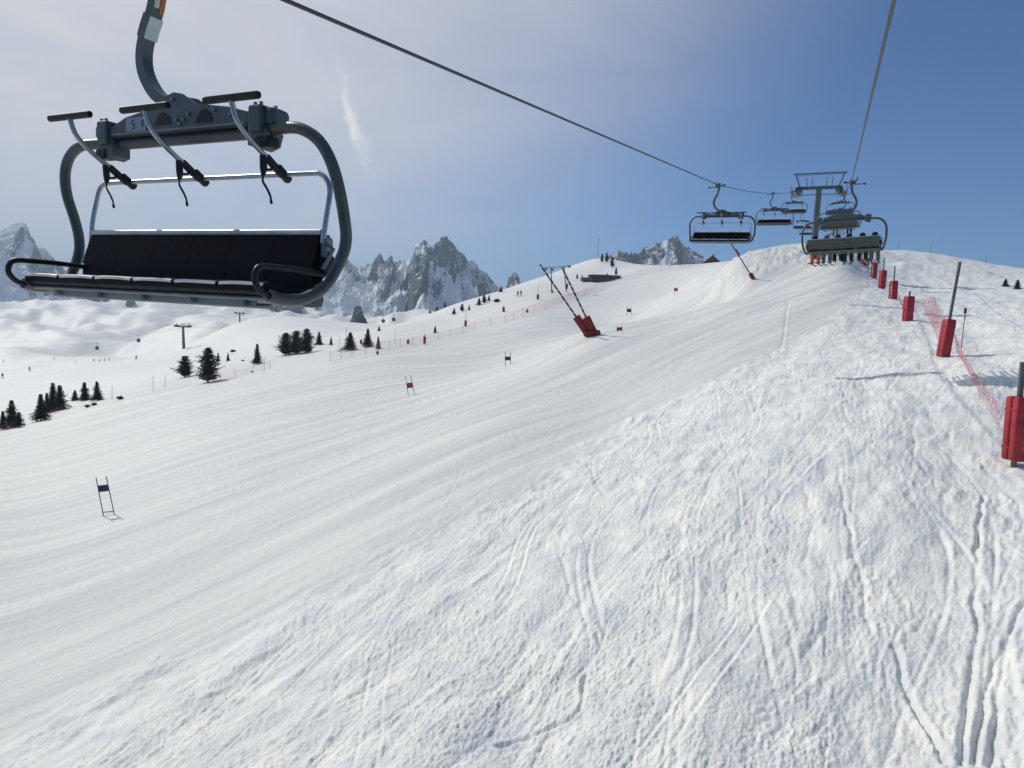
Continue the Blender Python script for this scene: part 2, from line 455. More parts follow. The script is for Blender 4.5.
def make_slope():
    az = np.concatenate([np.linspace(R(-110), R(-40), 45)[:-1], np.linspace(R(-40), R(40), 960), np.linspace(R(40), R(110), 45)[1:]])
    rs = [3.0]
    while rs[-1] < 5200:
        r = rs[-1]
        if r < 8.5: dr = .25
        elif r < 460: dr = min(max(r * r * 2.6e-4, .02), .0085 * r)
        else: dr = .022 * r
        rs.append(r + dr)
    rs = np.array(rs); nr, na = len(rs), len(az)
    RR, AA = np.meshgrid(rs, az, indexing='ij')
    x = RR * np.sin(AA); y = RR * np.cos(AA)
    z = ground(x, y)
    a, L = aL(x, y)
    sel = RR < 330
    xs, ys, as_, Ls, rr = x[sel], y[sel], a[sel], L[sel], RR[sel]
    bc = bound_curve()
    lb = np.interp(as_, bc[:, 0], bc[:, 1])
    s = Ls - lb + .9 * fbm(as_ / 2.5, Ls / 2.5, 3, 71)
    rough = sstep(-1.3, 1.2, s + .8 * fbm(as_ / .9, Ls / .5, 3, 72)) * sstep(0, 40, 400 - rr)
    # groomed: drawn-out streaks, faint corduroy, old tracks
    th = R(44); u_ = xs * math.cos(th) - ys * math.sin(th); w_ = xs * math.sin(th) + ys * math.cos(th)
    wob = fbm(w_ / 30, u_ / 30, 2, 33) * 1.4
    vary = sstep(-.5, .5, fbm(u_ / 12, w_ / 45, 3, 40))
    gro = .036 * fbm((u_ + wob) / 3.0, w_ / 45, 4, 41, .62) * (.4 + vary) + .012 * fbm((u_ + wob) / .40, w_ / 9, 3, 43) * (1.3 - vary) + .08 * fbm(u_ / 11, w_ / 36, 2, 47)
    gro = gro + .011 * fbm(xs / .22, ys / .22, 3, 49, .6) + .030 * sstep(-.1, .6, fbm(xs / 9, ys / 5, 2, 50)) * fbm(w_ / 1.1, u_ / .5, 3, 52)
    for (deg, sc_, sd_, am_) in ((56, .5, 53, .022), (36, .4, 54, .022), (27, .6, 55, .018)):
        t2 = R(deg); u2 = xs * math.cos(t2) - ys * math.sin(t2); w2 = xs * math.sin(t2) + ys * math.cos(t2)
        gro = gro - am_ * sstep(.45, .75, pn((u2 + wob * 1.5) / sc_, w2 / 26, sd_)) * sstep(.0, .4, pn(u2 / 14, w2 / 30, sd_ + 40))
    # chopped snow under the chairs: fine clods in loose rows, softer swells, half-buried tracks
    warp = .6 * fbm(as_ / 4, Ls / 2.2, 3, 61)
    pat = sstep(-.45, .45, fbm(as_ / 5, Ls / 2.2, 3, 69))
    c1 = np.abs(fbm(as_ / 3.2, (Ls + warp) / 1.0, 3, 63))
    c2 = np.abs(fbm(as_ / .75, (Ls + warp) / .40, 4, 67, .6))
    c3 = np.abs(fbm(as_ / .26, (Ls + .1 * warp) / .17, 3, 68, .6))
    c4 = np.abs(fbm(as_ / 7, (Ls + warp) / .62, 3, 64))
    rg = .062 * c1 + .03 * c4 * (1 - .7 * pat) + .027 * c2 * (.25 + pat) + .026 * c3 * (.45 + pat) + .013 * fbm(as_ / .10, Ls / .08, 3, 73, .65) + .12 * fbm(as_ / 6, Ls / 2.4, 3, 75)
    rng = np.random.RandomState(8)
    tq = (rr < 110) & (rough > .02); at_a, at_l, at_p, at_w = as_[tq], Ls[tq], pat[tq], warp[tq]; tr_ = np.zeros(at_a.shape)
    for k in range(190):
        l0 = rng.uniform(-19, 12); a0 = rng.uniform(-2, 62); ln = rng.uniform(8, 45); am = rng.uniform(.05, 1.0); wl = rng.uniform(11, 26); ph = rng.uniform(0, 6.3)
        sl = rng.normal(-.04, .10) if k % 5 else rng.uniform(-.9, .7)
        dp = rng.uniform(.010, .034) * (1.5 if k % 9 == 0 else 1); wd_ = rng.uniform(.028, .055); gap = rng.uniform(.16, .5)
        c = l0 + sl * (at_a - a0) + am * np.sin((at_a - a0) / wl * 6.28 + ph)
        on = sstep(0, 3, at_a - a0) * sstep(0, 3, a0 + ln - at_a) * (.35 + .65 * (1 - at_p))
        for o_ in (0, gap)[:1 + k % 2]:
            d = at_l - c - o_ - .05 * at_w
            tr_ += on * dp * (-np.exp(-(d / wd_) ** 2) + .55 * np.exp(-((d - wd_ * 2.2) / (wd_ * 1.1)) ** 2))
    rg[tq] += tr_
    # carved turns left on the groomed run
    gq = (rr < 170) & (rough < .98); ga, gl = w_[gq], u_[gq]; gt = np.zeros(ga.shape); gw = wob[gq]
    for k in range(120):
        l0 = rng.uniform(-110, 5); a0 = rng.uniform(-60, 110); ln = rng.uniform(8, 55); am = rng.uniform(0, 2.2); wl = rng.uniform(18, 45); ph = rng.uniform(0, 6.3); sl = rng.normal(.0, .30)
        dp = rng.uniform(.011, .034) * (1.8 if k % 7 == 0 else 1); wd_ = rng.uniform(.04, .10) * (1 + a0 / 90)
        c = l0 + sl * (ga - a0) + am * np.sin((ga - a0) / wl * 6.28 + ph); d = gl - c
        on = sstep(0, 5, ga - a0) * sstep(0, 5, a0 + ln - ga)
        gt += on * dp * (1 + a0 / 80) * (-np.exp(-(d / wd_) ** 2) + .5 * np.exp(-((d - wd_ * 2) / wd_) ** 2))
    gro[gq] += gt
    near = rr < 70
    xn, yn = xs[near], ys[near]
    ext = np.zeros(xn.shape)
    for (pl, w, dep) in TRACKS:
        bx0, by0 = pl.min(0) - 1; bx1, by1 = pl.max(0) + 1
        q = (xn > bx0) & (xn < bx1) & (yn > by0) & (yn < by1)
        if q.sum() == 0: continue
        d = seg_dist(xn[q] + .07 * pn(xn[q] / .8, yn[q] / .8, 91), yn[q], pl) + .02 * pn(xn[q] / .2, yn[q] / .2, 92)
        dep = dep * (.55 + .6 * np.abs(pn(xn[q] / 1.5, yn[q] / 1.5, 93) + .5))
        ext[q] += -dep * np.exp(-(d / w) ** 2) + dep * .28 * np.exp(-((d - w * 2.4) / (w * 1.3)) ** 2)
    dz = gro * (1 - rough) * sstep(8, 14, rr) + rg * rough + .10 * rough
    dz[near] += ext
    # churned bank below the crest
    bk_ = np.array([tuple(at(u_b, v_b, d_b))[:2] for (u_b, v_b, d_b) in ((716,290,112),(738,270,104),(770,260,105),(810,256,104))])
    q = (rr > 70) & (rr < 150); dbk = seg_dist(xs[q], ys[q], bk_)
    dz[q] += sstep(11, 4, dbk) * (.30 * np.abs(fbm(xs[q] / 1.8, ys[q] / 3.5, 4, 81, .6)) + .25 * fbm(xs[q] / 5, ys[q] / 6, 2, 83))
    # small drifts and banks that throw the long blue shadows on the right
    for (q0, q1, h, w) in BANKS:
        A_, B_ = hit(*q0), hit(*q1); pl = np.array([(A_.x, A_.y), ((A_.x+B_.x)/2, (A_.y+B_.y)/2), (B_.x, B_.y)])
        q = (np.abs(xs - pl[1, 0]) < 30) & (np.abs(ys - pl[1, 1]) < 30)
        d = seg_dist(xs[q], ys[q], pl)
        dz[q] += h * np.exp(-(d / w) ** 2)
    z[sel] += dz
    verts = np.stack([x, y, z], -1).reshape(-1, 3).astype(np.float32)
    i = np.arange(nr - 1)[:, None] * na + np.arange(na - 1)[None]
    quads = np.stack([i, i + 1, i + na + 1, i + na], -1).reshape(-1).astype(np.int32)
    me = bpy.data.meshes.new('snow_slope')
    me.vertices.add(len(verts)); me.vertices.foreach_set('co', verts.ravel())
    nf = len(quads) // 4
    me.loops.add(len(quads)); me.loops.foreach_set('vertex_index', quads)
    me.polygons.add(nf); me.polygons.foreach_set('loop_start', np.arange(nf, dtype=np.int32) * 4)
    me.polygons.foreach_set('use_smooth', np.ones(nf, bool))
    me.update(calc_edges=True); me.validate()
    at_ = me.attributes.new('loose', 'FLOAT', 'POINT'); lo_f = np.full(x.shape, .75); lo_f[sel] = np.clip(rough + .55 * sstep(130, 220, rr), 0, 1); at_.data.foreach_set('value', lo_f.ravel().astype(np.float32))
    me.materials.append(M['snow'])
    o = bpy.data.objects.new('snow_slope', me); C.objects.link(o)
    tag(o, 'white ski slope, groomed on the left and chopped up by ski tracks under the lift', kind='structure')
    return o
TRACKS = track_lines()
BANKS = [((905,268),(985,277),.9,1.5)]
slope = make_slope()

# ------------------------------------------------------------------ mountains
def mountain(name, sky, D, front, base_v, seed, label, rock=(.0, .3), amp=1., nu=560, nv=210, zig=.06):
    us = np.array([p[0] for p in sky], float); vs = np.array([p[1] for p in sky], float)
    u = np.linspace(us[0], us[-1], nu); v = np.interp(u, us, vs)
    t = np.concatenate([np.linspace(0, 1, nv), np.linspace(1, 1.55, 34)[1:]])
    H = []; X = []
    for uu, vv in zip(u, v):
        d = ray(uu, vv); X.append(d[0] / d[1]); H.append(d[2] / d[1])
    X = np.array(X); H = np.array(H)
    B = np.array([ray(uu, base_v(uu))[2] / ray(uu, base_v(uu))[1] for uu in u])
    Dr = D * (1 + zig * fbm(u / 60., u * 0 + 3.3, 3, seed))
    U, T = np.meshgrid(np.arange(nu), t, indexing='ij')
    dep = Dr[U] - front * (1 - T)
    x = X[U] * dep; y = dep
    zt = H[U] * Dr[U]; zb = B[U] * (Dr[U] - front) - 25
    # rock bands and gullies: 'm' decides where cliffs stand out of the snow
    tt = np.clip(T, 0, 1); sc = D * .05
    wx = x + D * .012 * fbm(x / (D * .03), T * 4, 3, seed + 2)
    sp = ridged(wx / sc / 1.3, y / sc / 2.6, 5, seed + 3)
    mk = rock[0] + (rock[1] - rock[0]) * tt ** .8 + .62 * fbm(wx / (D * .040), T * 2.6 + x / (D * .09), 4, seed + 5) + .30 * fbm(wx / (D * .011), T * 6.5, 3, seed + 7)
    prof = .60 * tt ** 1.1 + .40 * tt ** 3.0
    z = zb + (zt - zb) * prof
    env = np.sin(np.pi * np.clip(tt * .93 + .04, 0, 1))
    z = z + (sp - .95) * D * .030 * amp * env ** .7 * (.35 + .9 * tt)
    z = z + D * .018 * amp * (sstep(-.16, .20, mk) - .45) * env * sstep(1.0, .8, tt)
    jag = ridged(x / (D * .012), y / (D * .014), 5, seed + 8) - 1.05
    z = z + jag * D * .0050 * amp * sstep(-.1, .3, mk) * (.4 + .6 * tt)
    sel = T <= 1
    z = np.where((tt > .97), z * 1.0, z)
    back = T > 1
    z = np.where(back, z - (T - 1) * (zt - zb) * 1.6, z)
    n = len(t); i = np.arange(nu - 1)[:, None] * n + np.arange(n - 1)[None]
    q = np.stack([i, i + n, i + n + 1, i + 1], -1).reshape(-1, 4)
    o = mesh_obj(name, np.stack([x, y, z], -1).reshape(-1, 3).tolist(), q.tolist(), M['rock'], None, False)
    at_ = o.data.attributes.new('rockiness', 'FLOAT', 'POINT')
    rk = mk
    at_.data.foreach_set('value', rk.reshape(-1).astype(np.float32))
    tag(o, label, kind='structure')
    return o

mountain('mountain', [(-330,300),(-200,262),(-120,252),(-60,258),(-30,242),(-8,236),(4,231),(12,227),(18,225),(27,227),(31,238),(38,246),(46,253),(54,262),(66,274),(90,290),(120,304),(160,322),(210,345)],
         2300, 900, lambda u: 318, 3, 'grey rocky peak streaked with snow at the far left', (-1.0, .05))
mountain('mountain', [(240,322),(280,300),(300,287),(318,274),(330,266),(337,262),(343,258),(350,262),(357,266),(366,268),(374,263),(379,257),(385,262),(390,257),(392,255),(394,263),(402,259),(408,262),(413,256),(416,246),(424,242),(431,246),(436,245),(441,242),(446,238),(451,244),(458,250),(463,257),(466,263),(470,261),(478,267),(486,272),(493,280),(499,285),(506,287),(512,278),(515,276),(520,283),(528,291),(545,300),(570,312)],
         2100, 1000, lambda u: 334, 21, 'jagged double summit of grey rock and snow in the centre of the range', (-1.30, .14))
mountain('mountain', [(540,300),(575,274),(592,266),(604,261),(612,257),(622,254),(630,251),(638,252),(646,247),(654,246),(660,242),(668,237),(675,239),(683,245),(691,250),(700,254),(708,258),(716,264),(740,276),(790,300)],
         1900, 700, lambda u: 306, 44, 'pointed grey and white peak just left of the crest of the run', (-1.1, .14))
mountain('mountain', [(318,340),(334,334),(344,329),(349,324),(352,317),(354.5,309),(357,307.5),(361,308),(363,315),(367,324),(376,333),(390,342)],
         880, 60, lambda u: 345, 61, 'small grey rock pinnacle in the snowy valley', (-.9, .55), .45, 200, 110, .01)

# ------------------------------------------------------------------ chairlift chair (faces local -Y; the seat width lies along X)
def make_chair():
    ch = empty('chairlift_chair', (0,0,0), '', 'chairlift chair')
    # hanger: flat box-section arm that hooks from the cable down to the beam
    hp = bez([(-.275,-.06,2.72),(-.285,-.06,2.54),(-.335,-.06,2.31),(-.425,-.06,2.13),(-.475,-.06,1.97),(-.465,-.06,1.83),(-.395,-.06,1.70),(-.28,-.06,1.585),(-.10,-.06,1.50)], 6)
    b = MB(); b.tube(hp, .078, 4, True); hg = b.build('hanger', M['grey_paint'], ch)
    # turn the square section: rebuild with aligned corners
    vs = []; n = len(hp)
    for i, p in enumerate(hp):
        t = (hp[min(i+1,n-1)] - hp[max(i-1,0)]).normalized(); nx = Vector((0,1,0)); ny = t.cross(nx).normalized()
        w = .044; dd = .050
        vs += [p + nx*dd + ny*w, p - nx*dd + ny*w, p - nx*dd - ny*w, p + nx*dd - ny*w]
    for k, co in enumerate(vs): hg.data.vertices[k].co = co
    def sleeve(i0, i1, grow, mat, name, par, face, f0=0., f1=1.):
        m = MB(); k = face; q = (k+1) % 4
        for i in range(i0, i1):
            A = [hp[i] + (vs[i*4+z] - hp[i]) * grow for z in (k, q)]; B = [hp[i+1] + (vs[(i+1)*4+z] - hp[i+1]) * grow for z in (k, q)]
            m.add([A[0].lerp(A[1], f0), A[0].lerp(A[1], f1), B[0].lerp(B[1], f1), B[0].lerp(B[1], f0)], [(0,1,2,3)])
        o = m.build(name, mat, par); md = o.modifiers.new('thickness', 'SOLIDIFY'); md.thickness = .006; md.offset = 0
        return o
    cl = MB(); cv = []
    for i in range(14, 21):
        cv += [hp[i] + (vs[i*4+z] - hp[i]) * 1.13 for z in range(4)]
    cl.add(cv, [(i*4+z, i*4+(z+1)%4, i*4+4+(z+1)%4, i*4+4+z) for i in range(6) for z in range(4)] + [(0,1,2,3),(24,25,26,27)])
    cl.build('collar', M['bail'], hg)
    sleeve(14, 20, 1.19, M['white_band'], 'reflector_band', hg, 0)
    sleeve(5, 12, 1.06, M['cream'], 'sticker', hg, 0, .55, .95)
    sleeve(5, 13, 1.06, M['orange'], 'warning_stripe', hg, 0, .05, .45)
    # grip on the cable
    g = MB(); g.box((-0.340,-.04,2.74), (.20,.34,.15)); g.box((-0.270,-.20,2.82), (.12,.26,.10), Euler((R(20),0,0)).to_matrix())
    g.tube([(-0.770,-.04,2.68),(-0.350,-.04,2.70)], .022, 8); g.tube([(-0.770,-.075,2.68),(-0.770,-.005,2.68)], .05, 10)
    g.tube([(-0.200,-.04,2.78),(0.010,-.04,2.80)], .035, 8); g.tube([(-0.450,.05,2.80),(-0.510,.12,2.95)], .03, 8)
    gp = g.build('grip', M['bail'], ch)
    g = MB(); g.tube([(-0.020,-.06,2.80),(-0.020,.02,2.80)], .045, 10); g.build('roller', M['black'], gp)
    # cross beam: tapered plate box with a pivot plate, over a round tube
    pl = [(-.82,1.275),(-.82,1.345),(-.62,1.425),(-.30,1.475),(-.15,1.555),(-.02,1.585),(.08,1.565),(.24,1.475),(.60,1.425),(.80,1.375),(.80,1.275)]
    m = MB()
    for (y0, y1) in ((-.135,-.120),(.010,.025)): m.prism(pl, y0, y1, 1)
    m.box((0,-.055,1.281), (1.60,.128,.014)); m.box((-.46,-.055,1.445), (.34,.128,.012), Euler((0,R(-9),0)).to_matrix()); m.box((.42,-.055,1.44), (.36,.128,.012), Euler((0,R(9),0)).to_matrix())
    bm_ = m.build('beam', M['grey_paint'], ch)
    for (px_, pz_) in ((-.15,1.37),(.33,1.36)):
        m = MB(); m.prism([(px_-.10,pz_-.035),(px_+.10,pz_-.035),(px_+.075,pz_+.03),(px_+.01,pz_+.07),(px_-.04,pz_+.05)], -.141, -.137, 1)
        m.build('cut_out', M['black'], bm_)
    for (bx_, bz_) in ((-.03,1.53),(.02,1.36),(.06,1.33),(.10,1.36),(.16,1.40),(.62,1.36),(.45,1.41)):
        m = MB(); m.tube([(bx_,-.135,bz_),(bx_,-.152,bz_)], .015, 6); m.build('bolt', M['steel'], bm_)
    t = MB(); t.tube([(-.83,-.045,1.232),(.83,-.045,1.232)], .047, 16); t.build('crossbar', M['bail'], ch, True)
    t = MB(); t.box((0,-.140,1.291),(1.56,.012,.014)); t.build('beam_flange', M['steel'], bm_)
    pt = MB(); pt.box((-.475,-.1405,1.36), (.25,.004,.115)); pp = pt.build('number_plate', M['plate'], bm_)
    nn = MB(); yy = -.1435
    x0, z0 = -.505, 1.36      # a figure 5
    for (cx, cz, w, h) in ((x0,z0+.034,.036,.009),(x0-.0145,z0+.018,.008,.034),(x0,z0+.003,.036,.009),(x0+.0145,z0-.015,.008,.034),(x0-.002,z0-.034,.034,.009)):
        nn.box((cx,yy,cz), (w,.002,h))
    nn.build('number', M['ink'], pp); nn = MB()
    nn.prism([(-.395,1.335),(-.372,1.335),(-.385,1.378),(-.377,1.392),(-.395,1.392),(-.405,1.365)], yy-.001, yy+.001, 1)
    nn.build('arrow', M['ink'], pp)
    # end brackets that clamp the side tubes
    for sx in (-1, 1):
        k = MB(); k.rbox((sx*.895,-.065,1.315), (.135,.20,.20), .018); k.rbox((sx*.99,-.03,1.335), (.12,.19,.135), .035)
        k.prism([(sx*.80,1.27),(sx*.80,1.125),(sx*.88,1.10),(sx*.97,1.13),(sx*1.0,1.22),(sx*.96,1.27)], -.13, .04, 1)
        br = k.build('bracket', M['grey_paint'], ch)
        for (dx, dy) in ((-.03,-.13),(.03,-.13),(-.03,.0),(.05,.0)):
            k = MB(); k.tube([(sx*(.905+dx),dy,1.40),(sx*(.905+dx),dy,1.438)], .014, 6); k.build('bolt', M['steel'], br)
        k = MB(); k.rbox((sx*.945,-.075,1.145), (.15,.13,.085), .02); k.build('stop_block', M['black'], br)
    # side tubes: out from the beam, down, then sweeping forward under the seat ends
    for sx in (-1, 1):
        path = bez([(sx*.84,-.05,1.235),(sx*1.08,-.08,1.243),(sx*1.29,-.10,1.225),(sx*1.456,-.09,1.14),(sx*1.556,-.067,1.0),(sx*1.602,-.023,.82),(sx*1.605,.05,.60),(sx*1.60,.086,.42),(sx*1.572,.056,.265),(sx*1.525,-.055,.07),(sx*1.48,-.22,-.03),(sx*1.455,-.40,-.045),(sx*1.43,-.52,-.02)], 7)
        t = MB(); t.tube(path, .045, 14); t.build('side_tube', M['bail'], ch, True)
        t = MB(); t.tube(bez([(sx*1.43,-.50,-.03),(sx*1.43,-.585,.0),(sx*1.428,-.640,.06),(sx*1.425,-.640,.125),(sx*1.42,-.59,.172),(sx*1.42,-.42,.178),(sx*1.42,-.22,.176),(sx*1.43,-.02,.165),(sx*1.47,.10,.16)], 5), .023, 10)
        t.build('armrest', M['black'], ch, True)
    # seat: six pads rolled over the front edge
    def profile(pts, x0, x1, m):
        m.prism(pts, x0, x1, 0)
    sp_ = [(-.40,-.030),(-.49,-.020),(-.525,.005),(-.532,.035),(-.518,.062),(-.485,.076),(-.42,.072),(-.2,.045),(.0,.035),(.02,-.02),(-.15,-.035)]
    m = MB(); W = 1.40 / 3
    for k in range(6):
        x0 = -1.40 + k * W; m.prism(sp_, x0 + .006, x0 + W - .006, 0)
    m.prism([(p*.985-.004, q*.93) for p, q in sp_], -1.395, 1.395, 0)
    st = m.build('seat', M['vinyl'], ch, True)
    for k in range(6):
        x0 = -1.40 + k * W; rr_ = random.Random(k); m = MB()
        m.tube(bez([(x0+.02,-.522,.052),(x0+W*.3,-.522,.057+rr_.uniform(-.002,.003)),(x0+W*.7,-.522,.056+rr_.uniform(-.002,.003)),(x0+W-.02,-.522,.052)],4), .013, 8); m.build('edge_glare', M['edge_glare'], st, True)  # strips added along the front edge, the sun's highlight painted as a pale colour
    bp_ = [(-.035,.045),(-.03,.15),(.0,.30),(.05,.44),(.063,.470),(.090,.476),(.108,.462),(.085,.38),(.045,.22),(.02,.04)]
    m = MB()
    for k in range(6):
        x0 = -1.375 + k * (2.75/6); m.prism(bp_, x0 + .004, x0 + 2.75/6 - .004, 0)
    m.prism([(p*.96+.002, q*.985+.003) for p, q in bp_], -1.37, 1.37, 0)
    bk = m.build('backrest', M['vinyl'], ch, True)
    m = MB(); m.tube([(-1.374,.074,.486),(1.374,.074,.486)], .025, 14); m.build('top_rail_glare', M['edge_glare'], bk, True)  # rail on the backrest, sun glare along the top painted into its colour
    # shell behind the backrest and pan under the seat
    m = MB(); m.prism([(.035,.06),(.10,.27),(.122,.47),(.140,.47),(.125,.27),(.075,.06)], -1.37, 1.37, 0)
    m.box((0,.142,.455), (2.76,.04,.035)); m.box((0,.118,.215), (2.76,.05,.035)); m.box((0,.09,.09), (2.76,.05,.03))
    for xx_ in (-.92,-.46,0,.46,.92): m.box((xx_,.132,.335), (.012,.016,.22))
    m.build('back_shell', M['shell'], ch)
    m = MB(); m.prism([(-.44,-.040),(-.44,-.058),(-.05,-.095),(.06,-.085),(.085,-.03),(.07,.0),(-.03,-.06)], -1.40, 1.40, 0); m.build('seat_pan', M['shell'], ch)
    m = MB(); m.tube([(-1.44,-.445,-.045),(1.44,-.445,-.045)], .017, 8); m.tube([(-1.25,-.36,-.100),(1.30,-.36,-.100)], .02, 8)
    for xx_ in (-1.1,-.55,0,.55,1.1): m.box((xx_,-.40,-.075), (.03,.10,.055))
    m.box((0,-.405,-.078), (2.4,.012,.05))
    m.build('seat_rail', M['steel'], ch, True)
    # restraint bar, raised
    rp = bez([(-1.39,.067,.42),(-1.40,.09,.60),(-1.395,.13,.80),(-1.36,.133,.89),(-1.30,.134,.935),(-1.20,.134,.946),(-.6,.134,.946),(0,.134,.946),(.6,.134,.946),(1.20,.134,.946),(1.30,.134,.935),(1.36,.133,.89),(1.395,.13,.80),(1.40,.09,.60),(1.39,.067,.40)], 5)
    m = MB(); m.tube(rp, .021, 10); rb = m.build('restraint_bar', M['silver'], ch, True)
    for sx in (-1, 1):
        k = MB(); k.rbox((sx*1.395,.11,.37), (.05,.11,.16), .02); k.tube([(sx*1.40,.07,.42),(sx*1.47,.10,.36),(sx*1.44,.02,.20)], .015, 8); k.build('hinge', M['steel'], ch)
        k = MB(); k.prism([(.10,.34),(.02,.10),(.06,.04),(.13,.10),(.16,.30)], sx*1.41-.02, sx*1.41+.02, 0); k.build('end_plate', M['black'], ch)
    for xf in (-.931, 0, .931):
        fp = bez([(xf,.15,.925),(xf,.05,.985),(xf,-.12,1.07),(xf,-.28,1.17),(xf,-.37,1.26),(xf,-.412,1.37)], 5)
        m = MB(); m.tube(fp, .021, 10); fr = m.build('footrest', M['silver'], ch, True)
        m = MB(); m.rbox((xf,-.415,1.385), (.052,.045,.56), .016, Euler((0,R(90),0)).to_matrix()); m.build('foot_bar', M['black'], fr)
        k = MB(); dirv = (fp[2] - fp[0]).normalized(); q = dirv.to_track_quat('Z','Y').to_matrix()
        k.rbox(fp[0] + dirv*.045, (.062,.062,.17), .018, q); k.build('clamp', M['black'], fr)
        k = MB(); base = fp[3]; k.rbox(fp[6]+Vector((0,0,-.012)), (.05,.055,.22), .014, q)
        k.tube([(xf,-.10,1.05),(xf-.01,-.085,.965),(xf-.015,-.08,.90)], [.026,.028,.018], 8); k.tube([(xf,.02,.99),(xf,-.02,.955),(xf,-.07,.945)], .012, 6)
        k.tube(bez([(xf-.015,-.08,.92),(xf-.02,-.08,.86),(xf+.02,-.075,.80),(xf+.05,-.07,.745),(xf+.06,-.07,.70)],4), .0075, 6, flat=(1.6,.5)); k.tube([(xf+.058,-.07,.715),(xf+.064,-.07,.685)], .011, 6)
        k.build('strap_clasp', M['black'], fr)
    return ch

chair = make_chair()
YAW = R(-25.86)
def chair_rot(dy=0, sw=0, rl=0): return Euler((R(.61+sw), R(.78+rl), YAW + R(dy)), 'XYZ')
chair.rotation_euler = chair_rot(); chair.location = (-2.787, 6.094, .155)
tag(chair, 'large empty dark chair close by at the upper left, footrests raised', 'chairlift chair', 'chairs of the chairlift')
CLIP = Vector((-.27, -.04, 2.78))

def put_chair(u, v, depth, label, dy=0, rl=0):
    c = copy_tree(chair); c['label'] = label
    c.rotation_euler = chair_rot(dy, 0, rl)
    c.location = at(u, v, depth) - c.rotation_euler.to_matrix() @ CLIP
    return c
left_clips = [(719.5,185.5,36.6),(773.5,193.5,66)]
put_chair(719.5,185.5,36.6,'empty dark chair hanging left of the others above the snowy crest', 0)
put_chair(773.5,193.5,66,'empty chair just right of the nearest far empty one', 0)
put_chair(793.5,191.5,96,'small empty chair hanging at the left end of the lift tower crossarm', 0)
put_chair(802,213,132,'tiny empty chair beyond the tower, lower left of its mast', 0)
put_chair(806.5,222,160,'tiniest empty chair beyond the tower, partly hidden by its mast', 0)
cA = put_chair(851.5,182.5,30.4,'occupied chair seen from behind below the tower, nearest on the right line', 1, -2.0)
cB = put_chair(843.5,193.0,59.5,'occupied chair seen from behind, directly above the nearest occupied one', 1, -2)
cC = put_chair(843,190.5,90,'farthest occupied chair on the right line beside the tower head', 1, -2)

# ------------------------------------------------------------------ haul ropes
def rope(name, pts, r, label, cat='cable', sag=None):
    m = MB(); m.tube(pts, r, 8); o = m.build(name, M['cable'], None, True); return tag(o, label, cat)
nearclip = chair.location + chair.rotation_euler.to_matrix() @ CLIP
dl = Vector((math.sin(PHI), math.cos(PHI), 0))
def sagged(a, b, s, n=14):
    return [a.lerp(b, k/n) - Vector((0,0, s*4*(k/n)*(1-k/n))) for k in range(n+1)]
c1, c2, tL = at(719.5,185.5,36.6), at(773.5,193.5,66), at(801,190.5,99)
ln = sagged(nearclip, c1, .0)
back = [nearclip + (nearclip - c1).normalized()*k for k in (30, 12)]
rope('haul_rope', back + ln[:-1] + sagged(c1, c2, .1)[:-1] + sagged(c2, tL, .1) + [at(803,213,132), at(806,222,160), at(808,236,200)], .024, 'steel cable of the left line running to the tower past empty chairs')
r0, rA, rB, rC, tR = at(894,0,6.9), at(851.5,182.5,30.4), at(843.5,193.0,59.5), at(843,190.5,90), at(837,190.0,99)
b0 = r0 + (r0 - rA).normalized()*14
rope('haul_rope', [b0, r0] + sagged(r0, rA, .0)[1:-1] + sagged(rA, rB, .05)[:-1] + sagged(rB, rC, .05) + [tR, at(838,212,132), at(840,236,200)], .020, 'steel cable of the right line rising out of the top of the picture')

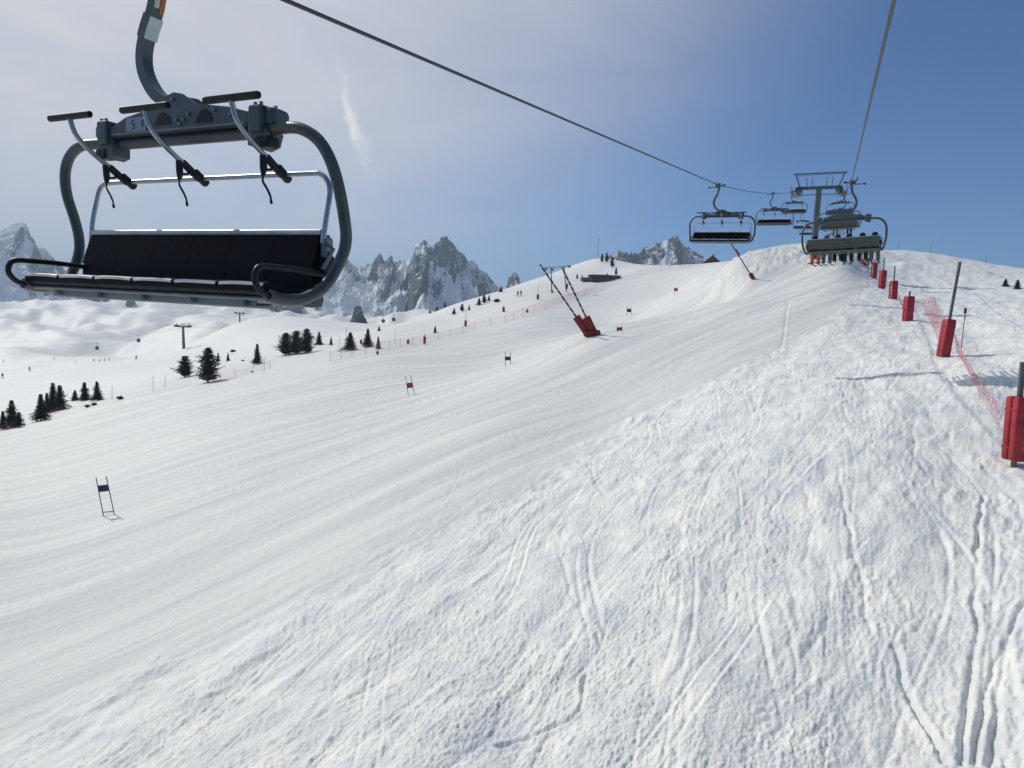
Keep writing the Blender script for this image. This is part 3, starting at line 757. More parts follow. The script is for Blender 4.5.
# ------------------------------------------------------------------ lift tower
def make_tower():
    top = at(819, 189, 99); foot = at(812.5, 262, 101); foot.z = gz(foot.x, foot.y) - .3 if gz(foot.x, foot.y) < foot.z else foot.z - 3
    t = empty('lift_tower', foot, 'grey steel chairlift tower with wide crossarm and upper frame on the crest', 'lift tower', None, -PHI)
    inv = Euler((0,0,-PHI)).to_matrix().inverted()
    lo = lambda p: inv @ (p - foot)
    T = lo(top)
    m = MB(); m.tube([(0,0,-1.5), T], [.50,.36], 14); m.build('mast', M['grey_paint'], t, True)
    m = MB(); ux = (lo(at(840,187.5,97.5)) - lo(at(799,190,100.5)))
    w = 2.85; zc = T.z
    m.box(T + Vector((0,0,.15)), (2*w,.40,.42)); m.box(T + Vector((0,0,-.75)), (2*w-.6,.12,.10)); 
    for s in (-1,1): m.box(T + Vector((s*2.2,0,-.35)), (.10,.10,.8))
    m.build('crossarm', M['grey_paint'], t)
    m = MB()
    for s in (-1,1):
        m.tube([T + Vector((s*2.45,0,.3)), T + Vector((s*3.05,0,2.05))], .09, 8); m.tube([T + Vector((s*.9,0,.3)), T + Vector((s*.9,0,1.5))], .05, 6)
        m.tube([T + Vector((s*1.55,.1,.3)), T + Vector((s*1.65,.1,1.55))], .05, 6)
    m.box(T + Vector((0,0,2.1)), (6.7,.16,.16)); m.tube([T+Vector((-2.9,0,1.9)), T+Vector((2.9,0,1.9))], .035, 6)
    m.build('service_frame', M['grey_paint'], t)
    for s in (-1,1):
        m = MB(); c = T + Vector((s*2.55,0,-.25)); m.box(c + Vector((0,0,-.2)), (.30,3.2,.34)); m.box(c + Vector((s*.45,0,-.55)), (.9,2.6,.10)); m.box(c+Vector((0,0,.15)), (.9,1.0,.5)); m.tube([c+Vector((s*.9,-1.3,-.5)),c+Vector((s*.9,-1.3,.5)),c+Vector((s*.9,1.3,.5)),c+Vector((s*.9,1.3,-.5))],.04,6)
        sb = m.build('sheave_beam', M['grey_paint'], t)
        for k in range(6):
            w_ = MB(); y = -1.4 + k*.56; w_.tube([c + Vector((s*.16,y,.0)), c + Vector((s*.34,y,.0))], .25, 14); w_.build('sheave', M['black'], sb, True)
    m = MB()
    for s in (-.22,.22): m.tube([(s,-.55,2.), T + Vector((s,-.45,-.2))], .025, 6)
    for k in range(26):
        z = 2.2 + k*(T.z-2.6)/26; m.tube([(-.22,-.54,z),(.22,-.54,z)], .02, 6)
    m.build('ladder', M['steel'], t)
    return t
make_tower()

# ------------------------------------------------------------------ people
def skin_body(name, joints, edges, zones):
    """one continuous body grown over a skeleton; zones give each joint a material slot"""
    me = bpy.data.meshes.new(name); me.from_pydata([j[0] for j in joints], edges, []); me.update()
    o = bpy.data.objects.new(name, me); C.objects.link(o)
    md = o.modifiers.new('skin', 'SKIN'); md.use_smooth_shade = True
    for k, j in enumerate(joints):
        sv = me.skin_vertices[0].data[k]; r = j[1]; sv.radius = r if isinstance(r, tuple) else (r, r); sv.use_root = (k == 0)
    s = o.modifiers.new('sub', 'SUBSURF'); s.levels = 1; s.render_levels = 1
    dg = bpy.context.evaluated_depsgraph_get(); ev = o.evaluated_get(dg); m2 = bpy.data.meshes.new_from_object(ev)
    m2.name = name; bpy.data.objects.remove(o); 
    mids = []
    for (a_, b_) in edges:
        A_, B_ = Vector(joints[a_][0]), Vector(joints[b_][0]); mids.append((A_, B_, zones[b_]))
    m2.materials.clear()
    for p in m2.polygons:
        best, bz = 9e9, 0
        for (A_, B_, zn) in mids:
            d = B_ - A_; t = max(0, min(1, (p.center - A_).dot(d) / max(d.length_squared, 1e-9))); q = (p.center - A_ - d*t).length
            if q < best: best, bz = q, zn
        p.material_index = bz
    return m2
# slots: 0 jacket, 1 trousers, 2 boots, 3 skin, 4 gloves
def sitting_mesh():
    J = [((0,0,.08),(.15,.12)),((0,-.05,.26),(.15,.11)),((0,-.17,.42),(.17,.11)),((0,-.24,.485),.055),((0,-.29,.55),(.085,.10)),((0,-.30,.62),(.08,.09))]
    E_ = [(0,1),(1,2),(2,3),(3,4),(4,5)]; Z = [1,0,0,3,3,3]
    for s in (-1,1):
        b = len(J)
        J += [((s*.10,-.08,.06),.095),((s*.12,-.46,.07),.075),((s*.125,-.50,-.15),.092),((s*.13,-.53,-.38),.085),((s*.13,-.66,-.44),.06)]
        Z += [1,1,1,1,2]; E_ += [(0,b),(b,b+1),(b+1,b+2),(b+2,b+3),(b+3,b+4)]
        b = len(J)
        J += [((s*.19,-.16,.41),.07),((s*.25,-.14,.20),.055),((s*.16,-.34,.24),.047),((s*.13,-.42,.34),.045)]
        Z += [0,0,0,4]; E_ += [(2,b),(b,b+1),(b+1,b+2),(b+2,b+3)]
    return skin_body('body', J, E_, Z)
def standing_mesh():
    J = [((0,0,.86),(.15,.12)),((0,-.06,1.10),(.15,.11)),((0,-.16,1.34),(.18,.12)),((0,-.22,1.44),.06),((0,-.25,1.54),(.085,.1)),((0,-.26,1.64),(.08,.09))]
    E_ = [(0,1),(1,2),(2,3),(3,4),(4,5)]; Z = [1,0,0,3,3,3]
    for s in (-1,1):
        b = len(J); J += [((s*.11,.0,.80),.10),((s*.15,-.16,.46),.075),((s*.16,-.02,.16),.07),((s*.16,-.02,.05),.065),((s*.16,-.18,.03),.05)]
        Z += [1,1,2,2,2]; E_ += [(0,b),(b,b+1),(b+1,b+2),(b+2,b+3),(b+3,b+4)]
        b = len(J); J += [((s*.21,-.14,1.32),.07),((s*.30,-.12,1.06),.055),((s*.30,-.36,.98),.045),((s*.30,-.42,.98),.045)]
        Z += [0,0,0,4]; E_ += [(2,b),(b,b+1),(b+1,b+2),(b+2,b+3)]
    return skin_body('body', J, E_, Z)
SIT, STAND = sitting_mesh(), standing_mesh()
def cm(name, col): 
    k = 'cl_' + name
    if k not in M: M[k] = new_mat('cloth_' + name, col, .8, 0, .3, .2, 8)
    return M[k]
COL = dict(orange=(.75,.17,.10), black=(.02,.02,.022), navy=(.025,.03,.06), grey=(.16,.17,.18), red=(.45,.03,.05), white=(.7,.7,.7), blue=(.05,.12,.32), teal=(.04,.18,.20), khaki=(.20,.18,.11), green=(.05,.16,.07))
def helmet_mesh(c, r):
    m = MB(); vs = []; fs = []
    for i in range(7):
        th = math.pi*.62*i/6
        for k in range(12):
            a = 2*math.pi*k/12; vs.append(Vector(c) + Vector((r[0]*math.sin(th)*math.cos(a), r[1]*math.sin(th)*math.sin(a), r[2]*math.cos(th))))
    for i in range(6):
        for k in range(12): fs.append((i*12+k, i*12+(k+1)%12, (i+1)*12+(k+1)%12, (i+1)*12+k))
    fs.append(tuple(72+k for k in range(12))); m.add(vs, fs); return m
def ski_mesh(x, y0, y1, z):
    m = MB(); path = [(x,y0,z+.02),(x,y0-.1,z),(x,(y0+y1)/2,z+.005),(x,y1+.18,z),(x,y1+.06,z+.02),(x,y1,z+.06)]
    m.tube(path, .045, 6, flat=(1,.25)); return m
def person(base, mesh, jacket, trousers, helm, ski, label, group, sit=True):
    e = base; me = mesh.copy(); o = bpy.data.objects.new('person', me); C.objects.link(o)
    for c_ in (cm(jacket, COL[jacket]), cm(trousers, COL[trousers]), M['black'], M['skin'], cm('black', COL['black'])): me.materials.append(c_)
    o.matrix_world = e
    tag(o, label, 'person', group)
    hc = (0,-.285,.605) if sit else (0,-.255,1.60)
    h = helmet_mesh(hc, (.125,.145,.125)).build('helmet', cm(helm, COL[helm]), o, True)
    for s in (-1,1):
        k = (ski_mesh(s*.13, .18, -1.45, -.485) if sit else ski_mesh(s*.16, .75, -1.0, .0)).build('ski', cm(ski, COL[ski]), o)
    if not sit:
        for s in (-1,1):
            m = MB(); m.tube([(s*.30,-.42,1.02),(s*.42,.25,.30)], .012, 6); m.build('ski_pole', M['black'], o)
    return o
def seated(ch, spots, sway):
    bpy.context.view_layer.update()
    mw = Matrix.Translation(ch.location) @ ch.rotation_euler.to_matrix().to_4x4()
    for (x, jk, tr, hl, sk, lab) in spots:
        base = mw @ Matrix.Translation((x, -.115 + random.uniform(-.015,.015), .0)) @ Matrix.Rotation(random.uniform(-.15,.15), 4, 'Z')
        person(base, SIT, jk, tr, hl, sk, lab, 'skiers riding the chairs')
SX = [-1.17,-.70,-.235,.235,.70,1.17]
# these chairs are seen from behind: turn them to face up the hill
for c_ in (cA, cB, cC):
    c_.rotation_euler = chair_rot(180, 0, 2.6)
    # the hook of the arm now lies on the other side of the beam
for c_ in (cA, cB, cC):
    for k_ in c_.children:
        if k_.name.startswith(('restraint_bar', 'footrest')):
            k_.matrix_local = Matrix.Translation((0,.10,.38)) @ Matrix.Rotation(R(88), 4, 'X') @ Matrix.Translation((0,-.10,-.38))
for (c_, q) in ((cA,(851.5,182.5,30.4)),(cB,(843.5,193.0,59.5)),(cC,(843,190.5,90))):
    c_.location = at(*q) - c_.rotation_euler.to_matrix() @ CLIP
seated(cA, [(SX[5],'black','orange','black','black','skier in orange trousers at the left end of the nearest occupied chair'),
            (SX[4],'navy','grey','grey','grey','skier in navy jacket and grey trousers, second from left on the nearest occupied chair'),
            (SX[3],'black','black','navy','white','skier in black with pale skis, third from left on the nearest occupied chair'),
            (SX[2],'grey','navy','black','black','skier in grey jacket and navy trousers, third from right on the nearest occupied chair'),
            (SX[1],'khaki','black','black','grey','skier in khaki jacket and black trousers, second from right on the nearest occupied chair'),
            (SX[0],'black','grey','black','black','skier in black jacket and grey trousers at the right end of the nearest occupied chair')], 0)
seated(cB, [(SX[4],'white','white','white','black','skier all in white on the second occupied chair'),
            (SX[3],'black','grey','black','black','skier in grey trousers beside the white one on the second occupied chair'),
            (SX[2],'blue','white','black','grey','skier in blue jacket and white trousers on the second occupied chair'),
            (SX[1],'red','black','red','black','skier in red jacket and black trousers on the second occupied chair')], 0)
seated(cC, [(SX[4],'black','navy','black','black','skier at the left on the farthest occupied chair'),
            (SX[2],'grey','black','grey','black','skier in the middle of the farthest occupied chair'),
            (SX[0],'green','black','black','black','skier at the right on the farthest occupied chair')], 0)

# ------------------------------------------------------------------ padded posts on the right
def post(base, top, pad0, pad1, w, r, label, group, pm='pad', print_=False, polemat='pole', name='padded_post', wire=None, bands=False):
    """base and top are points; the pad covers the share pad0..pad1 of the pole"""
    ax = (top - base); ln_ = ax.length; q = ax.to_track_quat('Z', 'Y').to_matrix()
    o = empty(name, base, label, 'padded post', group)
    o.rotation_euler = q.to_euler(); rot = Euler((0,0,0)).to_matrix()
    m = MB(); m.tube([(0,0,-.5),(0,0,ln_)], r, 12); pl_ = m.build('pole', M[polemat], o, True)
    if bands:
        nb = 9
        for k in range(nb):
            z = ln_*pad1 + (ln_*(1-pad1)) * (k+.5)/nb; m = MB(); m.tube([(0,0,z),(0,0,z+ln_*.02)], r*1.05, 10)
            m.build('band', M['pole_white'], pl_, True)
    m = MB(); zc = ln_*(pad0+pad1)/2; h = ln_*(pad1-pad0)
    m.rbox((-w*.27,0,zc), (w*.50,w*.86,h), w*.13); m.rbox((w*.27,0,zc), (w*.50,w*.86,h), w*.13)
    m.rbox((0,w*.1,zc), (w*.8,w*.6,h*.98), w*.1)
    pd = m.build('pad', M[pm], o, True)
    for zz in (zc - h*.30, zc + h*.30):
        k = MB(); k.rbox((0,0,zz), (w*1.035,w*.90,h*.030), w*.13 if h*.03 > w*.27 else h*.013); k.build('strap', M['pad_dark'], pd)
    if print_:
        k = MB(); n = 5
        for i_ in range(n):
            z = zc + h*(.30 - .60*i_/(n-1)); k.box((w*.28, -w*.435, z), (w*.26, .008, h*.055)); k.box((w*.28+(.06 if i_%2 else -.06)*w, -w*.435, z-h*.05), (w*.08, .0075, h*.06))
        k.build('printed_mark', M['pad_print'], pd)
    if wire:
        k = MB(); k.tube([(0,0,ln_*.98), wire], .012, 6); k.build('wire', M['pole_white'], o)
    return o
def post_px(b, t, p0, p1, w, r, label, **kw):
    B = hit(*b); T = at(t[0], t[1], B.y + kw.pop('lean', 0)); return B, post(B, T, p0, p1, w, r, label, kw.pop('group', 'red padded posts beside the lift line'), **kw)
B1, _ = post_px((1013,473),(1023,362), .115, .69, .52, .075, 'nearest red padded post at the right edge, grey pole rising from its pad')
B2, _ = post_px((942,361),(960,262), .04, .425, .50, .07, 'leaning red padded post with the tallest bare pole, beside a snow hollow')
B3, _ = post_px((907,323),(910,291), .02, .84, .62, .06, 'red padded post with only a short stub of pole above its pad', print_=True)
B4, _ = post_px((892.5,301),(895,266), .03, .58, .62, .06, 'red padded post with thin bare pole, fourth from the picture edge up the lift line', print_=True)
B5, _ = post_px((881.5,290),(884.5,258), .03, .62, .66, .06, 'slightly tilted red padded post with white marks, fifth up the lift line', print_=True)
B6, _ = post_px((873.5,279),(875,260), .03, .86, .66, .06, 'narrow red padded post, sixth up the lift line', print_=True)
B7, _ = post_px((865.5,266),(864,251), .03, .50, .95, .06, 'farthest red padded post, just right of the dangling skis')

# collapsed safety net strung between those posts
def net(name, top, bot, step, th, mat, label, cat, group, sag=.0):
    """diamond netting between two edge lines (points); strands are real thin strips"""
    m = MB(); top = [Vector(p) for p in top]; bot = [Vector(p) for p in bot]
    def along(pl, t):
        L_ = [0]
        for i in range(len(pl)-1): L_.append(L_[-1] + (pl[i+1]-pl[i]).length)
        d = t * L_[-1]
        for i in range(len(pl)-1):
            if d <= L_[i+1] or i == len(pl)-2:
                return pl[i].lerp(pl[i+1], (d-L_[i])/max(L_[i+1]-L_[i],1e-6))
    Ltot = sum((top[i+1]-top[i]).length for i in range(len(top)-1)); n = max(2, int(Ltot/step)); h = ((top[0]-bot[0]).length + (top[-1]-bot[-1]).length)/2
    rows = max(2, int(h/step)); G = []
    for i in range(n+1):
        A_, B_ = along(top, i/n), along(bot, i/n)
        G.append([A_.lerp(B_, j/rows) + Vector((random.gauss(0,1)*step*.12, random.gauss(0,1)*step*.12, random.gauss(0,1)*step*.12)) for j in range(rows+1)])
    def strip(p, q):
        d = (q-p); 
        if d.length < 1e-5: return
        sd = d.cross(Vector((.3,.9,.2))).normalized()*th/2; u2 = d.cross(sd).normalized()*th/2
        m.add([p+sd,p-sd*.5+u2,p-sd*.5-u2,q+sd,q-sd*.5+u2,q-sd*.5-u2], [(0,1,4,3),(1,2,5,4),(2,0,3,5)])
    for i in range(n):
        for j in range(rows):
            if (i+j) % 2 == 0: strip(G[i][j], G[i+1][j+1])
            else: strip(G[i][j+1], G[i+1][j])
        strip(G[i][0], G[i+1][0]); strip(G[i][rows], G[i+1][rows])
    o = mesh_obj(name, m.v, m.f, M[mat]); return tag(o, label, cat, group)
GR = 'red netting between the padded posts'
net('safety_net', [at(911,301,53),at(922,300,50),at(934,297,46),at(941,312,41),at(949,330,36)], [at(911,312,52.6),at(925,311,49.5),at(932,325,43),at(938,340,37),at(944,352,34.5)], .16, .011, 'net_pink', 'slack pale red net hanging between the stubby post and the tall leaning post', 'safety net', GR)
net('safety_net', [at(954,333,34.5),at(964,354,30.5),at(978,378,26.5),at(992,396,24),at(1003,408,22)], [at(957,352,34),at(965,365,30),at(975,385,26.3),at(988,409,23.3),at(1000,430,21.3)], .13, .0075, 'net_pink', 'slack red net running from the tall leaning post down to the nearest post', 'safety net', GR)
net('safety_net', [at(1016,424,20.4),at(1024,430,19.5),at(1040,432,18)], [at(1016,440,20.3),at(1024,452,19.3),at(1040,458,18)], .13, .0075, 'net_pink', 'scrap of red net sticking out on the far right of the nearest post', 'safety net', GR)
net('safety_net', [at(897,292,69),at(902,303,61),at(906,310,54)], [at(897,297,69),at(901,310,61),at(905,318,54)], .25, .014, 'net_pink', 'short red net below the fourth post up the lift line', 'safety net', GR)

# thin marker stakes on the right-hand snow
def stake(u, v, h, label, r=.03, head=False, fb=None):
    p = hit(u, v, fb); m = MB(); o = empty('marker_stake', p, label, 'marker stake', 'thin marker stakes on the snow')
    m.tube([(0,0,-.3),(.02,0,h)], r, 8); pl_ = m.build('pole', M['pole'], o, True)
    if head:
        k = MB(); k.box((.02,0,h-.1), (.12,.05,.28)); k.tube([(.02,0,h-.5),(.05,0,h-.35)], .03, 6); k.build('marker_tab', M['pole_dark'], o)
    return o
stake(961,351,2.2,'thin dark marker stake right of the tall leaning post', .022, True)
stake(898,252.8,2.0,'thin stake on the skyline right of the last skis', .03); stake(930,256,2.2,'thin stake on the skyline between two others', .03); stake(985.5,266,1.8,'thin stake on the skyline farthest right', .03)

# ------------------------------------------------------------------ crossed padded poles left of centre
Bp = hit(593, 336); dep = Bp.y
GP = 'crossed padded poles left of centre'
post(at(588,334,dep+.3), at(540,264.5,dep+.3), .01, .255, .78, .085, 'striped long pole leaning far left out of a red pad', GP, 'pad_dark', bands=True, polemat='pole_dark')
post(at(594.5,334.5,dep), at(562,267.5,dep), .02, .265, .78, .085, 'striped long pole leaning less, standing right of its twin', GP, 'pad_dark', bands=True, polemat='pole_dark')
A_, B_ = at(583.5,334.5,dep-.4), at(600.5,332.5,dep-.4)
m = MB(); q = (B_-A_).to_track_quat('Z','Y').to_matrix(); m.rbox((0,0,0), (.62,.55,(B_-A_).length), .22, q, 6)
o = m.build('ground_pad', M['pad_dark'], None, True); o.location = (A_+B_)/2; tag(o, 'round dark red pad lying on the snow at the foot of the two leaning poles', 'pad')
# lone leaning pole on the bank
Bq = hit(753.5, 279); post(Bq, at(731,243.5,Bq.y), .0, .16, .55, .075, 'single leaning pole with orange-red pads at foot and middle, on the snow bank', None, 'pad_dark', polemat='pole_dark')
m = MB(); a_, b_ = at(739.5,255.5,Bq.y), at(735.5,249.5,Bq.y); q = (b_-a_).to_track_quat('Z','Y').to_matrix(); m.rbox((a_+b_)/2, (.26,.26,(b_-a_).length), .06, q)
lone = [o for o in C.objects if o.name.startswith('padded_post')][-1]
bpy.context.view_layer.update()
o = m.build('upper_pad', M['pad'], None, True); o.parent = lone; o.matrix_parent_inverse = lone.matrix_world.inverted()

# ------------------------------------------------------------------ slalom gates
def gate(b0, b1, t0, t1, panel, colr, label, foot=True, depth=None):
    B0, B1_ = hit(*b0), hit(*b1); d = (B0.y+B1_.y)/2 if depth is None else depth
    B0 = at(b0[0], b0[1], d); B1_ = at(b1[0], b1[1], d); T0, T1 = at(t0[0],t0[1],d), at(t1[0],t1[1],d)
    base = (B0+B1_)/2; o = empty('slalom_gate', base, label, 'slalom gate', 'slalom gates on the groomed run'); r = .00042*d
    r = max(.022, min(r, .05))
    for (a_, b_) in ((B0,T0),(B1_,T1)):
        m = MB(); v0 = a_-base; v1 = b_-base; m.tube([v0 - (v1-v0)*.12, v1], r, 8); m.build('pole', M['gate_pole_b' if colr == 'gate_blue' else 'gate_pole_r'], o, True)
    lo = lambda s, k: (B0.lerp(T0, k) if s == 0 else B1_.lerp(T1, k)) - base
    nrm = Vector((0,-.012,0)); p0, p1 = panel
    m = MB(); c = [lo(0,p0),lo(1,p0),lo(1,p1),lo(0,p1)]; m.add([v+nrm for v in c]+[v-nrm for v in c], [(0,1,2,3),(7,6,5,4),(0,4,5,1),(1,5,6,2),(2,6,7,3),(3,7,4,0)])
    m.build('flag_panel', M[colr], o)
    if foot:
        m = MB(); m.tube([lo(0,.10), lo(1,.07)], r*1.25, 8); m.build('foot_strap', M['gate_pole_b' if colr == 'gate_blue' else 'gate_pole_r'], o)
    return o
gate((103.5,516),(114.2,514),(96,477.5),(106.2,476.5),(.62,.79),'gate_blue','navy blue slalom gate nearest the viewer at the left')
gate((408.3,395),(414.7,394.5),(405.5,376),(410.5,375),(.36,.62),'gate_red','red slalom gate midway up the run', False)
gate((505.3,365.5),(510.6,365.5),(505.2,352),(510.4,352),(.38,.66),'gate_blue','navy blue slalom gate right of the midway red one', False)
gate((627,316),(631.4,316),(627,306),(631,306.5),(.40,.75),'gate_blue','small navy blue slalom gate on the upper run', False)
gate((617,332),(622,331.5),(617,326),(622,325.5),(.2,.75),'gate_red','tiny red slalom gate lowest on the hidden shelf by the lip', False)
gate((674.3,294.5),(677.6,294.5),(674.3,286.5),(677.6,286.5),(.42,.80),'gate_red','small red slalom gate highest on the upper run', False)

# ------------------------------------------------------------------ trees
def conifer_mesh(h, rad, seed, style):
    rng = random.Random(seed); m = MB(); n = int(26 + h*2.2)
    for i in range(n):
        t = (i + rng.random()*.6) / n; z = h*(.06 + .93*t)
        if style == 'spruce': prof = (1-t)**.8*(.72+.38*rng.random()) + .05
        else: prof = (1-t)**.42*min(1, .60+1.9*t)*(.66+.42*rng.random())
        sec = [rng.uniform(.55,1.15) for _ in range(6)] if i % 4 == 0 else sec
        rr = rad*prof; nb = 7 + int(8*(1-t))
        for b in range(nb):
            a = 2*math.pi*(b+rng.random())/nb; L_ = rr*(.5+.6*rng.random())*sec[int(a/(2*math.pi)*6) % 6]; dz = -.28*L_ if style == 'spruce' else .22*L_
            ca, sa = math.cos(a), math.sin(a); k = max(2, int(L_/.26))
            for s in range(k):
                f = (s+.4+rng.random()*.5)/k; c = Vector((ca*L_*f, sa*L_*f, z + dz*f*f + rng.uniform(-.08,.08)))
                for _ in range(3):
                    w = rng.uniform(.14,.27)*(1.1-.4*f)*(h/5)**.5; l = w*rng.uniform(1.2,2.2); aa = a + rng.uniform(-1.0,1.0)
                    d = Vector((math.cos(aa), math.sin(aa), rng.uniform(-.6,.35))).normalized(); sd = d.cross(Vector((rng.uniform(-1,1),rng.uniform(-1,1),1))).normalized()
                    m.add([c-d*l*.3, c+sd*w*.55, c+d*l, c-sd*w*.55], [(0,1,2,3)])
    for k in range(14):   # leader
        c = Vector((0,0,h*(.93+.07*k/14))); d = Vector((rng.uniform(-1,1),rng.uniform(-1,1),.4)).normalized()*.12; sd = Vector((-d.y,d.x,.05)).normalized()*.04
        m.add([c-sd,c+d,c+sd], [(0,1,2)])
    tr = MB(); tr.tube([(0,0,-.5),(.02,.01,h*.5),(0,0,h*.95)], [.028*h,.018*h,.004*h], 8)
    for k in range(10):
        a = rng.random()*6.28; z = h*(.12+.07*k); tr.tube([(0,0,z),(math.cos(a)*rad*.55*(1-k/12),math.sin(a)*rad*.55*(1-k/12),z-.05)], [.008*h,.003*h], 5)
    return m, tr
PROTO = {}
def proto(style, k, mat):
    key = (style, k, mat)
    if key not in PROTO:
        m, tr = conifer_mesh(6., {'spruce':2.55,'pine':2.6,'slim':1.85}[style], 100+k*7+len(style), 'spruce' if style != 'pine' else 'pine')
        a_ = m.build('crown', M[mat]); b_ = tr.build('trunk', M['bark']); PROTO[key] = (a_.data, b_.data)
        bpy.data.objects.remove(a_); bpy.data.objects.remove(b_)
    return PROTO[key]
def tree(u, v, hpx, style, k, label, mat='needles', wide=1., group='conifers along the left edge of the run', fb=None):
    p = hit(u, v, fb); h = hpx * p.y / F * 1.02
    o = empty('conifer', p, label, 'tree', group, random.uniform(0,6.3)); s = h/6.; o.scale = (s*wide, s*wide, s)
    a_, b_ = proto(style, k, mat)
    for (nm, d) in (('crown', a_), ('trunk', b_)):
        c = bpy.data.objects.new(nm, d); C.objects.link(c); c.parent = o
    return o
tree(12,427,27,'spruce',0,'pointed conifer at the far left edge, taller of the first clump'); tree(3,429,18,'slim',1,'thin conifer cut by the left picture edge'); tree(19,427,15,'pine',0,'low bushy conifer at the right foot of the first clump')
tree(41,420,26,'spruce',2,'dark conifer in front of the second clump from the left'); tree(53,411,28,'slim',0,'tallest pointed conifer of the second clump'); tree(60,410,25,'spruce',1,'conifer at the right side of the second clump'); tree(47,413,20,'slim',2,'narrow conifer wedged in the middle of the second clump')
tree(75,401,11,'spruce',0,'smallest of the three conifers in a row',wide=1.2); tree(84.5,401,19,'spruce',1,'middle one of the three conifers in a row'); tree(97,400.5,19,'spruce',2,'right-hand one of the three conifers in a row')
tree(185,377,21,'pine',1,'rounded pine just left of the big dark pine below the pylon','needles_b',1.45); tree(208,382,34,'pine',0,'big dark rounded pine right of the gondola pylon','needles_b',1.2)
tree(218,362,9,'slim',1,'tiny conifer behind the big dark pine, left of another'); tree(228,361,8,'slim',0,'tiny conifer behind the big dark pine, right of another')
tree(257,364,20,'spruce',2,'lone slender conifer between the big pine and the broad clump',wide=.8)
tree(286,355,22,'pine',2,'broad dark pine at the left of the clump on the rise','needles_b',1.5); tree(296,354,23,'pine',1,'broad dark pine in the middle of the clump on the rise','needles_b',1.4); tree(306.5,353,24,'pine',0,'broad dark pine at the right of the clump on the rise','needles_b',1.25)
tree(319,345,13,'spruce',1,'small conifer right of the broad clump'); tree(331,345,8,'slim',1,'very small conifer standing alone on the rise')
tree(350,350.5,18,'spruce',0,'full conifer below the rock pinnacle',wide=1.3); tree(361,344,5,'pine',0,'round shrub-like conifer between two taller ones below the pinnacle'); tree(367.5,347,18,'spruce',2,'pointed conifer just right of the rock pinnacle'); tree(378,349,12,'slim',2,'thin conifer with a red post beside it')
for (i, (u, v, h, lab)) in enumerate(((379,331,5,'speck of a conifer on the ridge above the thin one'),(408,344,5,'tiny conifer beside the first red edge post'),(435,333,7,'small dark conifer in the snow below the ridge trees'),(430,313,4,'tiny ridge conifer lowest in the row'),(437,309,4.5,'tiny ridge conifer second from the bottom of the row'),(445,307,6,'ridge conifer with a full crown in the row'),(454,314,6,'pointed ridge conifer standing a little apart'),(462,311,7,'tallest pointed conifer of the ridge row'),(469,310,5,'short conifer right of the tallest ridge one'),(479,305,7,'dark conifer at the foot of the ridge thicket'),(484,303,8,'thick dark conifer in the ridge thicket'),(489,301,6,'squat dark conifer at the right of the ridge thicket'),(501,292,6,'conifer high on the ridge against the rock'))):
    tree(u, v, h, ('spruce','pine','slim')[i%3], i%3, lab, 'needles', 1.15, 'small conifers on the ridge')
for (i, (u, v, h, lab)) in enumerate(((602,262,8,'dark conifer on top of the knoll, left one'),(606.5,262,9,'tall dark conifer on top of the knoll'),(612,267,10,'full dark conifer on the right flank of the knoll'),(616,275,7,'dark conifer low on the right flank of the knoll'),(577,279,5,'small conifer left of the brown lodge'),(582,279,4,'tiny conifer between lodge and its neighbour'))):
    tree(u, v, h, 'pine', i%3, lab, 'needles_b', .8, 'conifers on the knoll', 400)
tree(1005,288,9,'spruce',0,'grey frosted young conifer on the right-hand snow','needles_frost',1.4,'young conifers on the right'); tree(1017,290,10,'spruce',1,'frosted young conifer nearest the right picture edge','needles_frost',1.3,'young conifers on the right')
tree(953,274.5,4,'pine',2,'dark little shrub-like conifer behind the tall leaning post','needles',1.5,'young conifers on the right')

def bush(u, v, wpx, label):
    p = hit(u, v); w = wpx*p.y/F; m = MB(); rng = random.Random(int(u*7+v))
    for k in range(70):
        a = rng.random()*6.28; e = rng.uniform(.2,1.2); L_ = w*.5*rng.uniform(.5,1); d = Vector((math.cos(a)*math.cos(e),math.sin(a)*math.cos(e),math.sin(e)*.8))
        m.tube([(0,0,-.1), d*L_*.6, d*L_ + Vector((0,0,.05))], [.03,.02,.008], 4)
        for q in range(3):
            c = d*L_*rng.uniform(.6,1); s_ = w*.06; m.add([c+Vector((rng.gauss(0,s_),rng.gauss(0,s_),rng.gauss(0,s_))) for _ in range(4)], [(0,1,2,3)])
    o = m.build('bush', M['needles']); o.location = p; return tag(o, label, 'bush', 'low bushes at the edge of the run')
bush(87,407,7,'low dark bush below the three conifers in a row, left one'); bush(94,405,7,'low dark bush below the three conifers in a row, right one'); bush(120,399,8,'round dark bush alone right of the three conifers'); bush(233,352,7,'low dark bush in the gully left of the lone slender conifer'); bush(252,372,3,'tiny bush under the lone slender conifer'); bush(497,302,9,'low spreading bush right of the ridge thicket'); bush(24,425,4,'tiny bush at the right of the first clump')
bush(243,361,4,'tiny bush between big pine and lone slender conifer')

